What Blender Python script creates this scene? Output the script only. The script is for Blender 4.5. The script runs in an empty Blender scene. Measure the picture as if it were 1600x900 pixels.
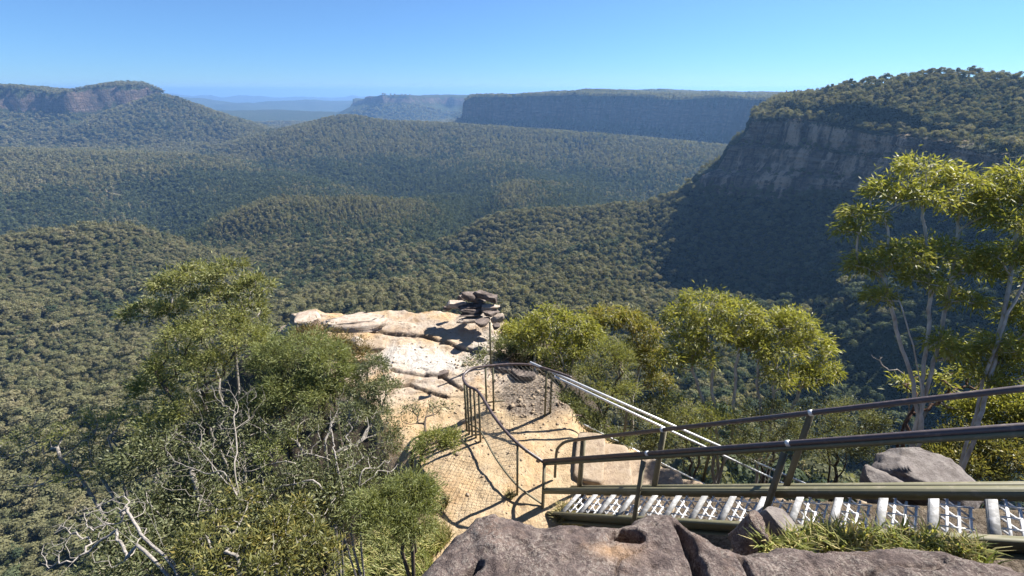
import bpy, math, random
import numpy as np
from mathutils import Vector, Quaternion

random.seed(7)
RNG = np.random.default_rng(11)
S = bpy.context.scene
COL = S.collection
rad = math.radians

# ------------------------------------------------------------------ camera, sky, sun, exposure
FPX, HY = 700.0, 140.0
PIT = math.atan((450 - HY) / FPX)
cam = bpy.data.objects.new("camera", bpy.data.cameras.new("camera"))
COL.objects.link(cam)
cam.data.sensor_width = 36
cam.data.lens = FPX / 1600 * 36
cam.data.clip_start = 0.05
cam.data.clip_end = 80000
cam.rotation_euler = (math.pi / 2 - PIT, 0, 0)
S.camera = cam
SUN_AZ, SUN_EL = rad(60), rad(44)
w = bpy.data.worlds.new("World"); S.world = w; w.use_nodes = True
nt = w.node_tree; nt.nodes.clear()
sky = nt.nodes.new("ShaderNodeTexSky"); sky.sky_type = 'NISHITA'; sky.sun_disc = False
sky.sun_elevation = SUN_EL; sky.sun_rotation = SUN_AZ
sky.altitude = 14000; sky.air_density = 5.0; sky.dust_density = 1.0; sky.ozone_density = 7.0
bg = nt.nodes.new("ShaderNodeBackground"); bg.inputs[1].default_value = 0.054
wo = nt.nodes.new("ShaderNodeOutputWorld")
nt.links.new(sky.outputs[0], bg.inputs[0]); nt.links.new(bg.outputs[0], wo.inputs[0])
sl = bpy.data.lights.new("sun", 'SUN'); sl.energy = 5.0; sl.angle = rad(0.5); sl.color = (1, 0.95, 0.87)
so = bpy.data.objects.new("sun", sl); COL.objects.link(so)
sd = Vector((math.sin(SUN_AZ) * math.cos(SUN_EL), math.cos(SUN_AZ) * math.cos(SUN_EL), math.sin(SUN_EL)))
so.rotation_euler = (-sd).to_track_quat('-Z', 'Y').to_euler(); so.location = (30, 20, 60)
S.view_settings.view_transform = 'Standard'; S.view_settings.look = 'None'
S.view_settings.gamma = 1; S.view_settings.use_curve_mapping = False
S.view_settings.exposure = 1.45
S.render.engine = 'CYCLES'
cy = S.cycles
cy.max_bounces = 6; cy.diffuse_bounces = 3; cy.glossy_bounces = 2; cy.transmission_bounces = 2
cy.volume_bounces = 0; cy.transparent_max_bounces = 8; cy.use_denoising = True
cy.use_adaptive_sampling = True; cy.adaptive_threshold = 0.02

# ------------------------------------------------------------------ pixel of the photograph -> place in the world
CF = np.array([0, math.cos(PIT), -math.sin(PIT)]); CU = np.array([0, math.sin(PIT), math.cos(PIT)]); CR = np.array([1.0, 0, 0])
def ray(x, y): return CF + CR * (x - 800) / FPX + CU * (450 - y) / FPX
def at(x, y, d): return ray(x, y) * d
def atz(x, y, z): r = ray(x, y); return r * z / r[2]
def atr(x, y, R): r = ray(x, y); return r * R / math.hypot(r[0], r[1])
def proj(P):
    d = P @ CF
    return 800 + FPX * (P @ CR) / d, 450 - FPX * (P @ CU) / d, d

# ------------------------------------------------------------------ noise
_T = np.random.default_rng(3).random((256, 256)).astype(np.float32)
def vn(x, y, seed=0):
    x = np.asarray(x, float) + seed * 17.31; y = np.asarray(y, float) + seed * 9.77
    xi = np.floor(x).astype(int); yi = np.floor(y).astype(int)
    fx = x - xi; fy = y - yi
    fx = fx * fx * (3 - 2 * fx); fy = fy * fy * (3 - 2 * fy)
    a = _T[xi & 255, yi & 255]; b = _T[(xi + 1) & 255, yi & 255]
    c = _T[xi & 255, (yi + 1) & 255]; d = _T[(xi + 1) & 255, (yi + 1) & 255]
    return (a + (b - a) * fx) * (1 - fy) + (c + (d - c) * fx) * fy
def fbm(x, y, o=4, seed=0, g=0.5):
    s = 0; a = 1.0; t = 0
    for i in range(o):
        s = s + a * (vn(x, y, seed + i) * 2 - 1); t += a; a *= g
        x = np.asarray(x) * 2.03 + 5.1; y = np.asarray(y) * 2.03 - 3.7
    return s / t
def sst(a, b, x): t = np.clip((x - a) / (b - a), 0, 1); return t * t * (3 - 2 * t)

# ------------------------------------------------------------------ objects
def tag(o, label=None, cat=None, group=None, kind=None):
    if label: o["label"] = label
    if cat: o["category"] = cat
    if group: o["group"] = group
    if kind: o["kind"] = kind
    return o
def empty(name, loc, label, cat, group=None):
    o = bpy.data.objects.new(name, None); COL.objects.link(o)
    o.location = [float(v) for v in loc]; o.empty_display_size = 0.1
    return tag(o, label, cat, group)
def mesh_data(name, V, F, mats, smooth=False, attrs=None):
    me = bpy.data.meshes.new(name)
    V = np.asarray(V, np.float32).reshape(-1, 3)
    if not isinstance(F, list): F = [F]
    F = [np.asarray(f, np.int32) for f in F if len(f)]
    me.vertices.add(len(V)); me.vertices.foreach_set("co", V.ravel())
    lt = np.concatenate([np.full(len(f), f.shape[1], np.int32) for f in F])
    li = np.concatenate([f.ravel() for f in F])
    me.loops.add(len(li)); me.loops.foreach_set("vertex_index", li)
    me.polygons.add(len(lt))
    me.polygons.foreach_set("loop_start", np.concatenate([[0], np.cumsum(lt)[:-1]]).astype(np.int32))
    me.polygons.foreach_set("loop_total", lt)
    if smooth: me.polygons.foreach_set("use_smooth", np.ones(len(lt), bool))
    for k, a in (attrs or {}).items():
        at_ = me.attributes.new(k, 'FLOAT', 'POINT'); at_.data.foreach_set("value", np.asarray(a, np.float32))
    for m in (mats if isinstance(mats, (list, tuple)) else [mats]): me.materials.append(m)
    me.update(calc_edges=True); me.validate()
    return me
def obj(name, me, parent=None, world=True):
    """links a mesh; with a parent the mesh is given in world coordinates when world is true"""
    o = bpy.data.objects.new(name, me); COL.objects.link(o)
    if parent is not None:
        o.parent = parent
        if world:
            q = Vector((0, 0, 0)); p = parent
            while p is not None: q = q + p.location; p = p.parent
            o.location = -q
    return o
class MB:
    def __init__(s): s.V = []; s.F = {}; s.n = 0
    def add(s, V, F):
        V = np.asarray(V, float).reshape(-1, 3)
        for f in F: s.F.setdefault(len(f), []).append([i + s.n for i in f])
        s.V.append(V); s.n += len(V)
    def box(s, c, ax, ay, az):
        """centre and three half-axis vectors"""
        c, ax, ay, az = (np.asarray(v, float) for v in (c, ax, ay, az))
        V = [c + i * ax + j * ay + k * az for k in (-1, 1) for j in (-1, 1) for i in (-1, 1)]
        s.add(V, [(0, 2, 3, 1), (4, 5, 7, 6), (0, 1, 5, 4), (2, 6, 7, 3), (0, 4, 6, 2), (1, 3, 7, 5)])
    def bar(s, a, b, wdt, hgt, up=(0, 0, 1)):
        a = np.asarray(a, float); b = np.asarray(b, float); d = b - a; L = np.linalg.norm(d); d = d / L
        x = np.cross(d, up); x /= np.linalg.norm(x); y = np.cross(x, d)
        s.box((a + b) / 2, d * L / 2, x * wdt / 2, y * hgt / 2)
    def tube(s, P, r, n=8, cap=True):
        P = np.asarray(P, float); m = len(P)
        r = np.full(m, r, float) if np.isscalar(r) else np.asarray(r, float)
        T = np.gradient(P, axis=0); T /= (np.linalg.norm(T, axis=1)[:, None] + 1e-12)
        ref = np.array([0, 0, 1.0]) if abs(T[0][2]) < 0.9 else np.array([1.0, 0, 0])
        u = np.cross(T[0], ref); u /= np.linalg.norm(u)
        ang = np.arange(n) * 2 * math.pi / n; ca, sa = np.cos(ang), np.sin(ang)
        V = np.zeros((m, n, 3))
        for i in range(m):
            u = u - T[i] * (u @ T[i]); u /= (np.linalg.norm(u) + 1e-12); v = np.cross(T[i], u)
            V[i] = P[i] + r[i] * (ca[:, None] * u + sa[:, None] * v)
        F = []
        for i in range(m - 1):
            for k in range(n):
                k2 = (k + 1) % n
                F.append((i * n + k, i * n + k2, (i + 1) * n + k2, (i + 1) * n + k))
        if cap: F.append(tuple(range(n))[::-1]); F.append(tuple((m - 1) * n + k for k in range(n)))
        s.add(V.reshape(-1, 3), F)
    def build(s, name, mat, parent=None, smooth=False, world=True):
        me = mesh_data(name, np.concatenate(s.V), [np.array(f) for f in s.F.values()], mat, smooth)
        return obj(name, me, parent, world)
def smooth_path(P, n=6):
    P = np.asarray(P, float); Q = []
    for i in range(len(P) - 1):
        p0 = P[max(i - 1, 0)]; p1 = P[i]; p2 = P[i + 1]; p3 = P[min(i + 2, len(P) - 1)]
        for t in np.arange(n) / n:
            Q.append(0.5 * (2 * p1 + (p2 - p0) * t + (2 * p0 - 5 * p1 + 4 * p2 - p3) * t * t + (3 * p1 - p0 - 3 * p2 + p3) * t ** 3))
    Q.append(P[-1]); return np.array(Q)

# ------------------------------------------------------------------ materials
def M(name):
    m = bpy.data.materials.new(name); m.use_nodes = True
    t = m.node_tree; t.nodes.clear()
    o = t.nodes.new("ShaderNodeOutputMaterial"); b = t.nodes.new("ShaderNodeBsdfPrincipled")
    t.links.new(b.outputs[0], o.inputs[0]); b.inputs['Roughness'].default_value = 0.85
    b.inputs['Specular IOR Level'].default_value = 0.25
    return m, t, b
class N:
    def __init__(s, t): s.t = t
    def __call__(s, typ, ins=None, **kw):
        n = s.t.nodes.new("ShaderNode" + typ)
        for k, v in kw.items(): setattr(n, k, v)
        for k, v in (ins or {}).items():
            if hasattr(v, "is_output"): s.t.links.new(v, n.inputs[k])
            else: n.inputs[k].default_value = v
        return n
    def noise(s, co, scale, detail=5, rough=0.6): return s("TexNoise", {'Vector': co, 'Scale': scale, 'Detail': detail, 'Roughness': rough}).outputs[0]
    def ramp(s, f, stops, interp='LINEAR'):
        n = s("ValToRGB", {'Fac': f}); r = n.color_ramp; r.interpolation = interp
        while len(r.elements) < len(stops): r.elements.new(0.5)
        for e, (p, c) in zip(r.elements, stops):
            e.position = p; e.color = (c[0], c[1], c[2], 1) if not np.isscalar(c) else (c, c, c, 1)
        return n.outputs[0]
    def mix(s, f, a, b, mode='MIX'):
        n = s("Mix", data_type='RGBA', blend_type=mode)
        for k, v in ((0, f), (6, a), (7, b)):
            if hasattr(v, "is_output"): s.t.links.new(v, n.inputs[k])
            else: n.inputs[k].default_value = v if np.isscalar(v) else (*v, 1)
        return n.outputs[2]
    def math(s, op, a, b=0.0):
        n = s("Math", operation=op)
        for k, v in ((0, a), (1, b)):
            if hasattr(v, "is_output"): s.t.links.new(v, n.inputs[k])
            else: n.inputs[k].default_value = v
        return n.outputs[0]
    def pos(s, sc=None):
        p = s("NewGeometry").outputs[0]
        if sc: p = s("Mapping", {'Vector': p, 'Scale': sc}).outputs[0]
        return p
    def attr(s, name): return s("Attribute", attribute_name=name).outputs['Fac']
    def bump(s, h, strength, dist): return s("Bump", {'Height': h, 'Strength': strength, 'Distance': dist}).outputs[0]

def leaf_mat(name, dark, light, alt=None, trans=0.35, instance=False):
    m, t, b = M(name); n = N(t)
    if instance:
        r = n("ObjectInfo").outputs['Random']
        c = n.ramp(r, [(0, dark), (0.3, tuple(v * 0.8 for v in light)), (0.6, light), (0.85, alt or light), (0.93, tuple(v * 1.25 for v in (alt or light))), (1, dark)])
        c = n.mix(n.math('MULTIPLY', n.attr("tint"), 0.55), c, tuple(v * 1.7 for v in light))
    else:
        st = [(0, dark), (0.6, light), (1, alt or light)]
        c = n.ramp(n.attr("tint"), st)
    t.links.new(c, b.inputs['Base Color']); b.inputs['Roughness'].default_value = 0.5 if not instance else 0.8
    b.inputs['Specular IOR Level'].default_value = 0.35 if not instance else 0.1
    tr = n("BsdfTranslucent"); t.links.new(n.mix(1.0, c, (1.15, 1.12, 0.6), 'MULTIPLY'), tr.inputs[0])
    mx = n("MixShader", {0: trans}); t.links.new(b.outputs[0], mx.inputs[1]); t.links.new(tr.outputs[0], mx.inputs[2])
    out = [q for q in t.nodes if q.type == 'OUTPUT_MATERIAL'][0]; t.links.new(mx.outputs[0], out.inputs[0])
    return m
def bark_mat(name, a, b_, scale=30):
    m, t, b = M(name); n = N(t)
    f = n.noise(n.pos((1, 1, 0.25)), scale, 5)
    t.links.new(n.ramp(f, [(0.3, a), (0.65, b_)]), b.inputs['Base Color'])
    t.links.new(n.bump(f, 0.6, 0.01), b.inputs['Normal']); return m
def paint_mat(name, col, worn, rough=0.45, metal=0.0, amount=0.62):
    m, t, b = M(name); n = N(t)
    f = n.noise(n.pos(), 14, 6, 0.7)
    t.links.new(n.ramp(f, [(amount - 0.08, col), (amount + 0.04, worn)]), b.inputs['Base Color'])
    b.inputs['Metallic'].default_value = metal
    t.links.new(n.ramp(f, [(0.3, rough), (0.8, min(1, rough + 0.3))]), b.inputs['Roughness'])
    b.inputs['Specular IOR Level'].default_value = 0.5
    t.links.new(n.bump(n.noise(n.pos(), 120, 3), 0.15, 0.002), b.inputs['Normal']); return m

OLIVE = paint_mat("olive_paint", (0.12, 0.112, 0.062), (0.17, 0.15, 0.1), 0.5)
DARKOLIVE = paint_mat("dark_olive_paint", (0.125, 0.112, 0.070), (0.175, 0.144, 0.100), 0.55)
RAILTOP = paint_mat("worn_brown_rail_paint", (0.072, 0.054, 0.054), (0.144, 0.104, 0.088), 0.3)
GALV = paint_mat("galvanised_steel", (0.62, 0.63, 0.64), (0.5, 0.5, 0.5), 0.35, 0.35)
WHITE = paint_mat("pale_galvanised_tread", (0.36, 0.36, 0.365), (0.2, 0.2, 0.2), 0.7, 0.0, 0.5)
BRIGHT = paint_mat("bright_galvanised_rod", (0.6, 0.6, 0.61), (0.42, 0.42, 0.42), 0.6, 0.0)
WIRE = paint_mat("fence_wire", (0.13, 0.13, 0.12), (0.2, 0.2, 0.19), 0.5, 0.4)
BARK_GREY = bark_mat("grey_bark", (0.12, 0.105, 0.09), (0.28, 0.255, 0.225))
BARK_DARK = bark_mat("dark_bark", (0.045, 0.036, 0.03), (0.11, 0.085, 0.065))
BARK_PALE = bark_mat("pale_gum_bark", (0.260, 0.215, 0.169), (0.559, 0.507, 0.429), 9)
BARK_RED = bark_mat("red_brown_bark", (0.05, 0.028, 0.02), (0.13, 0.075, 0.05))
DEADWOOD = bark_mat("bleached_dead_wood", (0.15, 0.135, 0.12), (0.33, 0.3, 0.27), 40)
L_GUM = leaf_mat("gum_leaf", (0.12, 0.135, 0.035), (0.3, 0.305, 0.07), (0.4, 0.36, 0.13), 0.45)
L_GUM2 = leaf_mat("yellow_gum_leaf", (0.1, 0.11, 0.032), (0.27, 0.26, 0.065), (0.36, 0.25, 0.1), 0.45)
L_TEA = leaf_mat("tea_tree_leaf", (0.094, 0.108, 0.044), (0.231, 0.242, 0.094), (0.330, 0.308, 0.143), 0.42)
L_LIME = leaf_mat("light_green_fine_leaf", (0.1, 0.12, 0.04), (0.245, 0.255, 0.08), (0.32, 0.31, 0.13), 0.42)
L_NEEDLE = leaf_mat("green_needle_leaf", (0.1, 0.12, 0.048), (0.21, 0.235, 0.085), (0.29, 0.29, 0.13), 0.42)
L_RUST = leaf_mat("rusty_needle_leaf", (0.07, 0.06, 0.02), (0.16, 0.12, 0.035), (0.2, 0.14, 0.05), 0.3)
L_DARK = leaf_mat("dark_shrub_leaf", (0.062, 0.075, 0.040), (0.163, 0.181, 0.088), (0.263, 0.256, 0.138), 0.38)
L_HEATH = leaf_mat("grey_green_heath_leaf", (0.075, 0.085, 0.045), (0.16, 0.17, 0.08), (0.22, 0.215, 0.12), 0.4)
L_MIX = leaf_mat("olive_and_yellow_leaf", (0.081, 0.092, 0.034), (0.184, 0.184, 0.063), (0.368, 0.287, 0.081), 0.4)
L_GRASS = leaf_mat("grass_blade", (0.130, 0.163, 0.046), (0.325, 0.338, 0.104), (0.546, 0.455, 0.234), 0.4)
L_STRAW = leaf_mat("straw_grass_blade", (0.16, 0.15, 0.06), (0.33, 0.28, 0.13), (0.45, 0.37, 0.2), 0.3)
L_FOREST = leaf_mat("forest_canopy_leaf", (0.113, 0.122, 0.063), (0.167, 0.162, 0.086), (0.189, 0.167, 0.099), 0.4, True)
L_RAIN_SHADE = leaf_mat("gully_canopy_shade_leaf", (0.042, 0.06, 0.034), (0.075, 0.095, 0.05), (0.1, 0.112, 0.058), 0.35, True)  # dark rainforest green, lowered further to put the headland's shade into the colour

def lichen_rock():
    m, t, b = M("lichened_grey_sandstone"); n = N(t); p = n.pos()
    big = n.noise(p, 2.6, 5, 0.65); mid = n.noise(p, 9, 6, 0.7); fine = n.noise(p, 60, 5, 0.75)
    c = n.ramp(mid, [(0.28, (0.073, 0.055, 0.050)), (0.5, (0.141, 0.106, 0.095)), (0.72, (0.204, 0.157, 0.136))])
    c = n.mix(n.ramp(big, [(0.54, 0), (0.74, 0.55)]), c, (0.258, 0.157, 0.106))
    dark = n.ramp(n.noise(n.pos((1, 1, 0.6)), 21, 6, 0.72), [(0.5, 0), (0.62, 0.8)])
    c = n.mix(dark, c, (0.054, 0.040, 0.039))
    li = n.math('MULTIPLY', n.ramp(fine, [(0.5, 0), (0.56, 1)]), n.ramp(n.noise(p, 4.5, 3), [(0.38, 0), (0.56, 1)]))
    c = n.mix(n.math('MULTIPLY', li, 0.75), c, (0.302, 0.260, 0.223))
    c = n.mix(n.attr("sand"), c, n.ramp(fine, [(0.3, (0.302, 0.189, 0.106)), (0.7, (0.395, 0.260, 0.161))]))
    t.links.new(c, b.inputs['Base Color'])
    h = n.math('ADD', n.math('MULTIPLY', mid, 1.0), n.math('MULTIPLY', fine, 0.35))
    h = n.math('ADD', h, n.math('MULTIPLY', n.noise(p, 170, 4, 0.8), 0.12))
    t.links.new(n.bump(h, 1.0, 0.05), b.inputs['Normal']); b.inputs['Roughness'].default_value = 0.9; return m
ROCK = lichen_rock()
def ledge_mat():
    m, t, b = M("sandstone_ledge_and_soil"); n = N(t); p = n.pos()
    big = n.noise(p, 0.75, 4, 0.6); mid = n.noise(n.pos((1, 1, 2.5)), 3.2, 6, 0.68); fine = n.noise(p, 32, 6, 0.72)
    rock = n.ramp(mid, [(0.3, (0.233, 0.163, 0.105)), (0.44, (0.352, 0.274, 0.204)), (0.62, (0.423, 0.352, 0.281))])
    rock = n.mix(n.ramp(big, [(0.5, 0), (0.6, 0.8)]), rock, (0.373, 0.260, 0.140))
    rock = n.mix(n.ramp(n.noise(p, 1.9, 6, 0.75), [(0.58, 0), (0.66, 0.6)]), rock, (0.254, 0.211, 0.198))
    rock = n.mix(n.ramp(fine, [(0.56, 0), (0.68, 0.55)]), rock, (0.169, 0.120, 0.085))
    rock = n.mix(n.attr("white"), rock, n.ramp(fine, [(0.3, (0.352, 0.324, 0.295)), (0.6, (0.478, 0.443, 0.400))]))
    sand = n.ramp(n.noise(p, 6, 6, 0.7), [(0.3, (0.303, 0.218, 0.127)), (0.5, (0.394, 0.295, 0.183)), (0.72, (0.436, 0.345, 0.233))])
    sand = n.mix(n.ramp(fine, [(0.58, 0), (0.66, 0.6)]), sand, (0.211, 0.140, 0.085))
    c = n.mix(n.attr("sand"), rock, sand)
    c = n.mix(n.ramp(n.noise(n.pos((1, 1, 0.4)), 4.3, 7, 0.78), [(0.57, 0), (0.63, 0.55)]), c, (0.127, 0.091, 0.069))
    c = n.mix(n.ramp(n.noise(p, 1.4, 5, 0.7), [(0.36, 0.5), (0.5, 0)]), c, (0.426, 0.267, 0.127))
    soil = n.ramp(n.noise(p, 9, 6, 0.75), [(0.3, (0.021, 0.016, 0.011)), (0.52, (0.054, 0.041, 0.027)), (0.7, (0.108, 0.081, 0.054))])
    c = n.mix(n.attr("soil"), c, soil)
    gravel = n.ramp(n.noise(p, 24, 4, 0.8), [(0.38, (0.048, 0.035, 0.027)), (0.52, (0.184, 0.146, 0.114)), (0.66, (0.281, 0.244, 0.200))])
    c = n.mix(n.attr("gravel"), c, gravel)
    c = n.mix(n.attr("crack"), c, (0.054, 0.035, 0.025))
    t.links.new(c, b.inputs['Base Color'])
    h = n.math('ADD', mid, n.math('MULTIPLY', fine, 0.25))
    h = n.math('ADD', h, n.math('MULTIPLY', n.noise(p, 90, 4, 0.8), 0.1))
    t.links.new(n.bump(h, 0.9, 0.09), b.inputs['Normal']); b.inputs['Roughness'].default_value = 0.9; return m
LEDGE = ledge_mat()
def stone_mat(name, a, b_, c_, stain, scale=6.0):
    m, t, b = M(name); n = N(t); p = n.pos()
    f = n.noise(n.pos((1, 1, 3)), scale, 6, 0.7); g = n.noise(p, scale * 6, 5, 0.72)
    c = n.ramp(f, [(0.3, a), (0.5, b_), (0.7, c_)])
    c = n.mix(n.ramp(n.noise(p, scale * 0.6, 6, 0.75), [(0.52, 0), (0.62, 0.8)]), c, stain)
    c = n.mix(n.ramp(g, [(0.56, 0), (0.66, 0.6)]), c, tuple(v * 0.5 for v in a))
    t.links.new(c, b.inputs['Base Color'])
    t.links.new(n.bump(n.math('ADD', f, n.math('MULTIPLY', g, 0.3)), 0.8, 0.03), b.inputs['Normal']); return m
STONE_PALE = stone_mat("pale_sandstone", (0.245, 0.184, 0.136), (0.374, 0.306, 0.245), (0.449, 0.394, 0.340), (0.273, 0.204, 0.163))
STONE_DARK = stone_mat("weathered_dark_sandstone", (0.060, 0.046, 0.041), (0.130, 0.103, 0.090), (0.218, 0.179, 0.158), (0.049, 0.038, 0.035))
STONE_GREY = stone_mat("grey_boulder_sandstone", (0.093, 0.076, 0.070), (0.147, 0.128, 0.120), (0.206, 0.185, 0.169), (0.082, 0.068, 0.062))
STONE_STEP = stone_mat("step_sandstone", (0.218, 0.163, 0.109), (0.288, 0.223, 0.158), (0.326, 0.266, 0.206), (0.185, 0.136, 0.098))

def terrain_mat():
    m, t, b = M("forest_floor_and_cliff"); n = N(t); p = n.pos()
    f1 = n.noise(p, 0.045, 6, 0.7); f2 = n.noise(p, 0.004, 4, 0.6)
    forest = n.ramp(f1, [(0.32, (0.026, 0.034, 0.017)), (0.55, (0.055, 0.066, 0.032)), (0.72, (0.08, 0.086, 0.045))])
    forest = n.mix(n.ramp(f2, [(0.5, 0), (0.7, 0.5)]), forest, (0.075, 0.07, 0.042))
    st = n.noise(n.pos((0.25, 0.25, 2.2)), 0.05, 6, 0.65); vt = n.noise(n.pos((2, 2, 0.12)), 0.025, 5, 0.6)
    rock = n.ramp(st, [(0.34, (0.06, 0.05, 0.042)), (0.5, (0.15, 0.11, 0.085)), (0.66, (0.26, 0.195, 0.15))])
    rock = n.mix(n.ramp(vt, [(0.42, 0.85), (0.58, 0)]), rock, (0.075, 0.07, 0.055))
    c = n.mix(n.ramp(n.math('ADD', n.attr("rock"), n.math('MULTIPLY', n.math('SUBTRACT', f1, 0.5), 0.7)), [(0.5, 0), (0.66, 1)]), forest, rock)
    c = n.mix(n.attr("bare"), c, (0.36, 0.29, 0.21))
    t.links.new(c, b.inputs['Base Color'])
    t.links.new(n.bump(n.math('ADD', f1, n.noise(p, 0.11, 4, 0.7)), 1.0, 14.0), b.inputs['Normal'])
    b.inputs['Roughness'].default_value = 1; b.inputs['Specular IOR Level'].default_value = 0.0; return m
TERRAIN = terrain_mat()
def cliff_mat():
    m, t, b = M("headland_sandstone_cliff"); n = N(t)
    st = n.noise(n.pos((0.5, 0.5, 5)), 0.06, 7, 0.68); vt = n.noise(n.pos((3, 3, 0.2)), 0.02, 6, 0.65); f = n.noise(n.pos(), 0.35, 6, 0.75)
    c = n.ramp(st, [(0.3, (0.08, 0.06, 0.048)), (0.46, (0.17, 0.12, 0.088)), (0.56, (0.26, 0.19, 0.135)), (0.7, (0.31, 0.25, 0.19))])
    c = n.mix(n.ramp(vt, [(0.34, 0.85), (0.46, 0)]), c, (0.07, 0.06, 0.05))
    c = n.mix(n.ramp(n.noise(n.pos((1, 1, 0.3)), 0.02, 5, 0.62), [(0.47, 0), (0.53, 0.85)]), c, (0.62, 0.43, 0.3))
    c = n.mix(n.ramp(n.noise(n.pos((1, 1, 0.07)), 0.11, 6, 0.7), [(0.42, 0.9), (0.5, 0)]), c, (0.05, 0.043, 0.04))
    c = n.mix(n.ramp(f, [(0.52, 0), (0.62, 0.6)]), c, (0.09, 0.075, 0.06))
    c = n.mix(n.ramp(n.math('ADD', n.attr("green"), n.math('MULTIPLY', n.math('SUBTRACT', f, 0.5), 1.2)), [(0.42, 0), (0.55, 1)]), c, (0.045, 0.055, 0.028))
    t.links.new(c, b.inputs['Base Color'])
    t.links.new(n.bump(n.math('ADD', st, f), 1.0, 4.0), b.inputs['Normal']); b.inputs['Specular IOR Level'].default_value = 0.05; return m
CLIFF = cliff_mat()

# ------------------------------------------------------------------ the valley as a height function
def pts(L): return np.array([atr(*q) for q in L])
def polydist(X, Y, P, vals):
    """distance to an open polyline and values interpolated along it"""
    bd = np.full(X.shape, 1e12); out = [np.zeros(X.shape) for _ in vals]; sgn = np.zeros(X.shape)
    for i in range(len(P) - 1):
        ax, ay = P[i][:2]; bx, by = P[i + 1][:2]; dx, dy = bx - ax, by - ay
        t = np.clip(((X - ax) * dx + (Y - ay) * dy) / (dx * dx + dy * dy), 0, 1)
        d = np.hypot(X - ax - t * dx, Y - ay - t * dy); k = d < bd
        bd = np.where(k, d, bd)
        for o, v in zip(out, vals): np.copyto(o, v[i] + (v[i + 1] - v[i]) * t, where=k)
    return bd, out
def tent(X, Y, P, fall):
    """highest of the slopes that run down from each stretch of a crest line"""
    best = np.full(X.shape, -1e9)
    for i in range(len(P) - 1):
        ax, ay, az_ = P[i]; bx, by, bz_ = P[i + 1]; dx, dy = bx - ax, by - ay
        t = np.clip(((X - ax) * dx + (Y - ay) * dy) / (dx * dx + dy * dy), 0, 1)
        best = np.maximum(best, az_ + (bz_ - az_) * t - fall(np.hypot(X - ax - t * dx, Y - ay - t * dy)))
    return best
def inside(X, Y, P):
    r = np.zeros(X.shape, bool); n = len(P)
    for i in range(n):
        x1, y1 = P[i][:2]; x2, y2 = P[(i + 1) % n][:2]
        if y1 == y2: continue
        r ^= ((y1 > Y) != (y2 > Y)) & (X < (x2 - x1) * (Y - y1) / (y2 - y1) + x1)
    return r
def smax(a, b, k): h = np.clip(0.5 + 0.5 * (a - b) / k, 0, 1); return b + (a - b) * h + k * h * (1 - h)

RIDGES = [  # crest (pixel x, pixel y, metres away), side slope, crest roundness, blend
    ([(-420, 430, 1000), (-200, 400, 1080), (0, 381, 1080), (130, 363, 1080), (200, 357, 1080), (280, 364, 1050), (350, 396, 930), (420, 446, 780)], 0.27, 90, 30),
    ([(270, 362, 1300), (330, 338, 1280), (430, 318, 1270), (540, 318, 1270), (640, 321, 1270), (690, 336, 1240), (760, 362, 1130)], 0.25, 80, 30),
    ([(430, 400, 980), (540, 385, 1000), (640, 362, 1060), (700, 345, 1160)], 0.25, 60, 30),
    ([(1090, 300, 930), (1000, 323, 960), (860, 333, 985), (740, 341, 1000), (620, 385, 930)], 0.30, 60, 30),
    ([(980, 330, 960), (900, 400, 700), (860, 440, 600)], 0.25, 70, 30),
    ([(440, 208, 3300), (500, 196, 3200), (540, 184, 3100), (600, 192, 3000), (700, 196, 2900), (800, 204, 2700), (1000, 219, 2400), (1150, 236, 2200)], 0.24, 120, 40),
    ([(250, 150, 4150), (290, 162, 4000), (330, 184, 3800), (400, 204, 3500), (440, 209, 3300)], 0.3, 90, 40),
    ([(-100, 240, 3000), (100, 245, 2700), (250, 258, 2450), (330, 275, 2200)], 0.16, 200, 50),
    ([(420, 235, 2700), (470, 260, 2250), (470, 300, 1750)], 0.16, 160, 40),
    ([(760, 240, 2400), (820, 265, 1900), (800, 300, 1450)], 0.2, 140, 40),
    ([(60, 155, 13500), (260, 153, 14000), (330, 161, 13000), (450, 158, 14000), (575, 156, 14000), (800, 156, 14000)], 0.12, 400, 80),
    ([(330, 176, 8200), (420, 172, 8600), (520, 176, 8000), (600, 176, 8000)], 0.12, 300, 80),
    ([(-400, 146, 24000), (150, 146, 24000), (260, 147, 24000), (330, 149, 24500), (400, 151, 24000), (470, 152, 24000), (530, 150.5, 24000), (580, 151, 24000), (900, 152, 24000)], 0.16, 100, 40),
]
RIDGES = [(pts(L), s, wd, k) for L, s, wd, k in RIDGES]
GULLIES = [(pts(L), dp, wd) for L, dp, wd in (
    ([(235, 325, 2100), (262, 350, 1500), (310, 372, 1210), (370, 402, 1060), (450, 440, 850), (520, 480, 640)], 42, 85),
    ([(745, 325, 1600), (738, 360, 1200), (700, 395, 960), (640, 440, 740)], 40, 75),
    ([(560, 400, 900), (640, 372, 1010), (700, 352, 1130)], 22, 50), ([(90, 420, 950), (230, 390, 1020), (300, 380, 1100)], 24, 60),
    ([(905, 345, 940), (880, 400, 740), (800, 450, 600)], 26, 50), ([(330, 250, 3000), (480, 285, 2200), (620, 300, 1800)], 40, 120), ([(900, 250, 2300), (840, 285, 1800), (700, 300, 1700)], 40, 110))]
def mesa(rim, cliff, closing):
    P = pts(rim); C = np.array([atr(a, b, c)[:2] for a, b, c in closing])
    return dict(P=P, cl=np.array(cliff, float), poly=np.concatenate([P[:, :2], C]))
HEAD_RIM = [(1225, 150, 1500), (1190, 172, 1060), (1178, 186, 960), (1215, 186, 905), (1262, 190, 865), (1358, 206, 795), (1431, 217, 745), (1487, 226, 705), (1600, 251, 625), (1760, 300, 540)]
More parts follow.
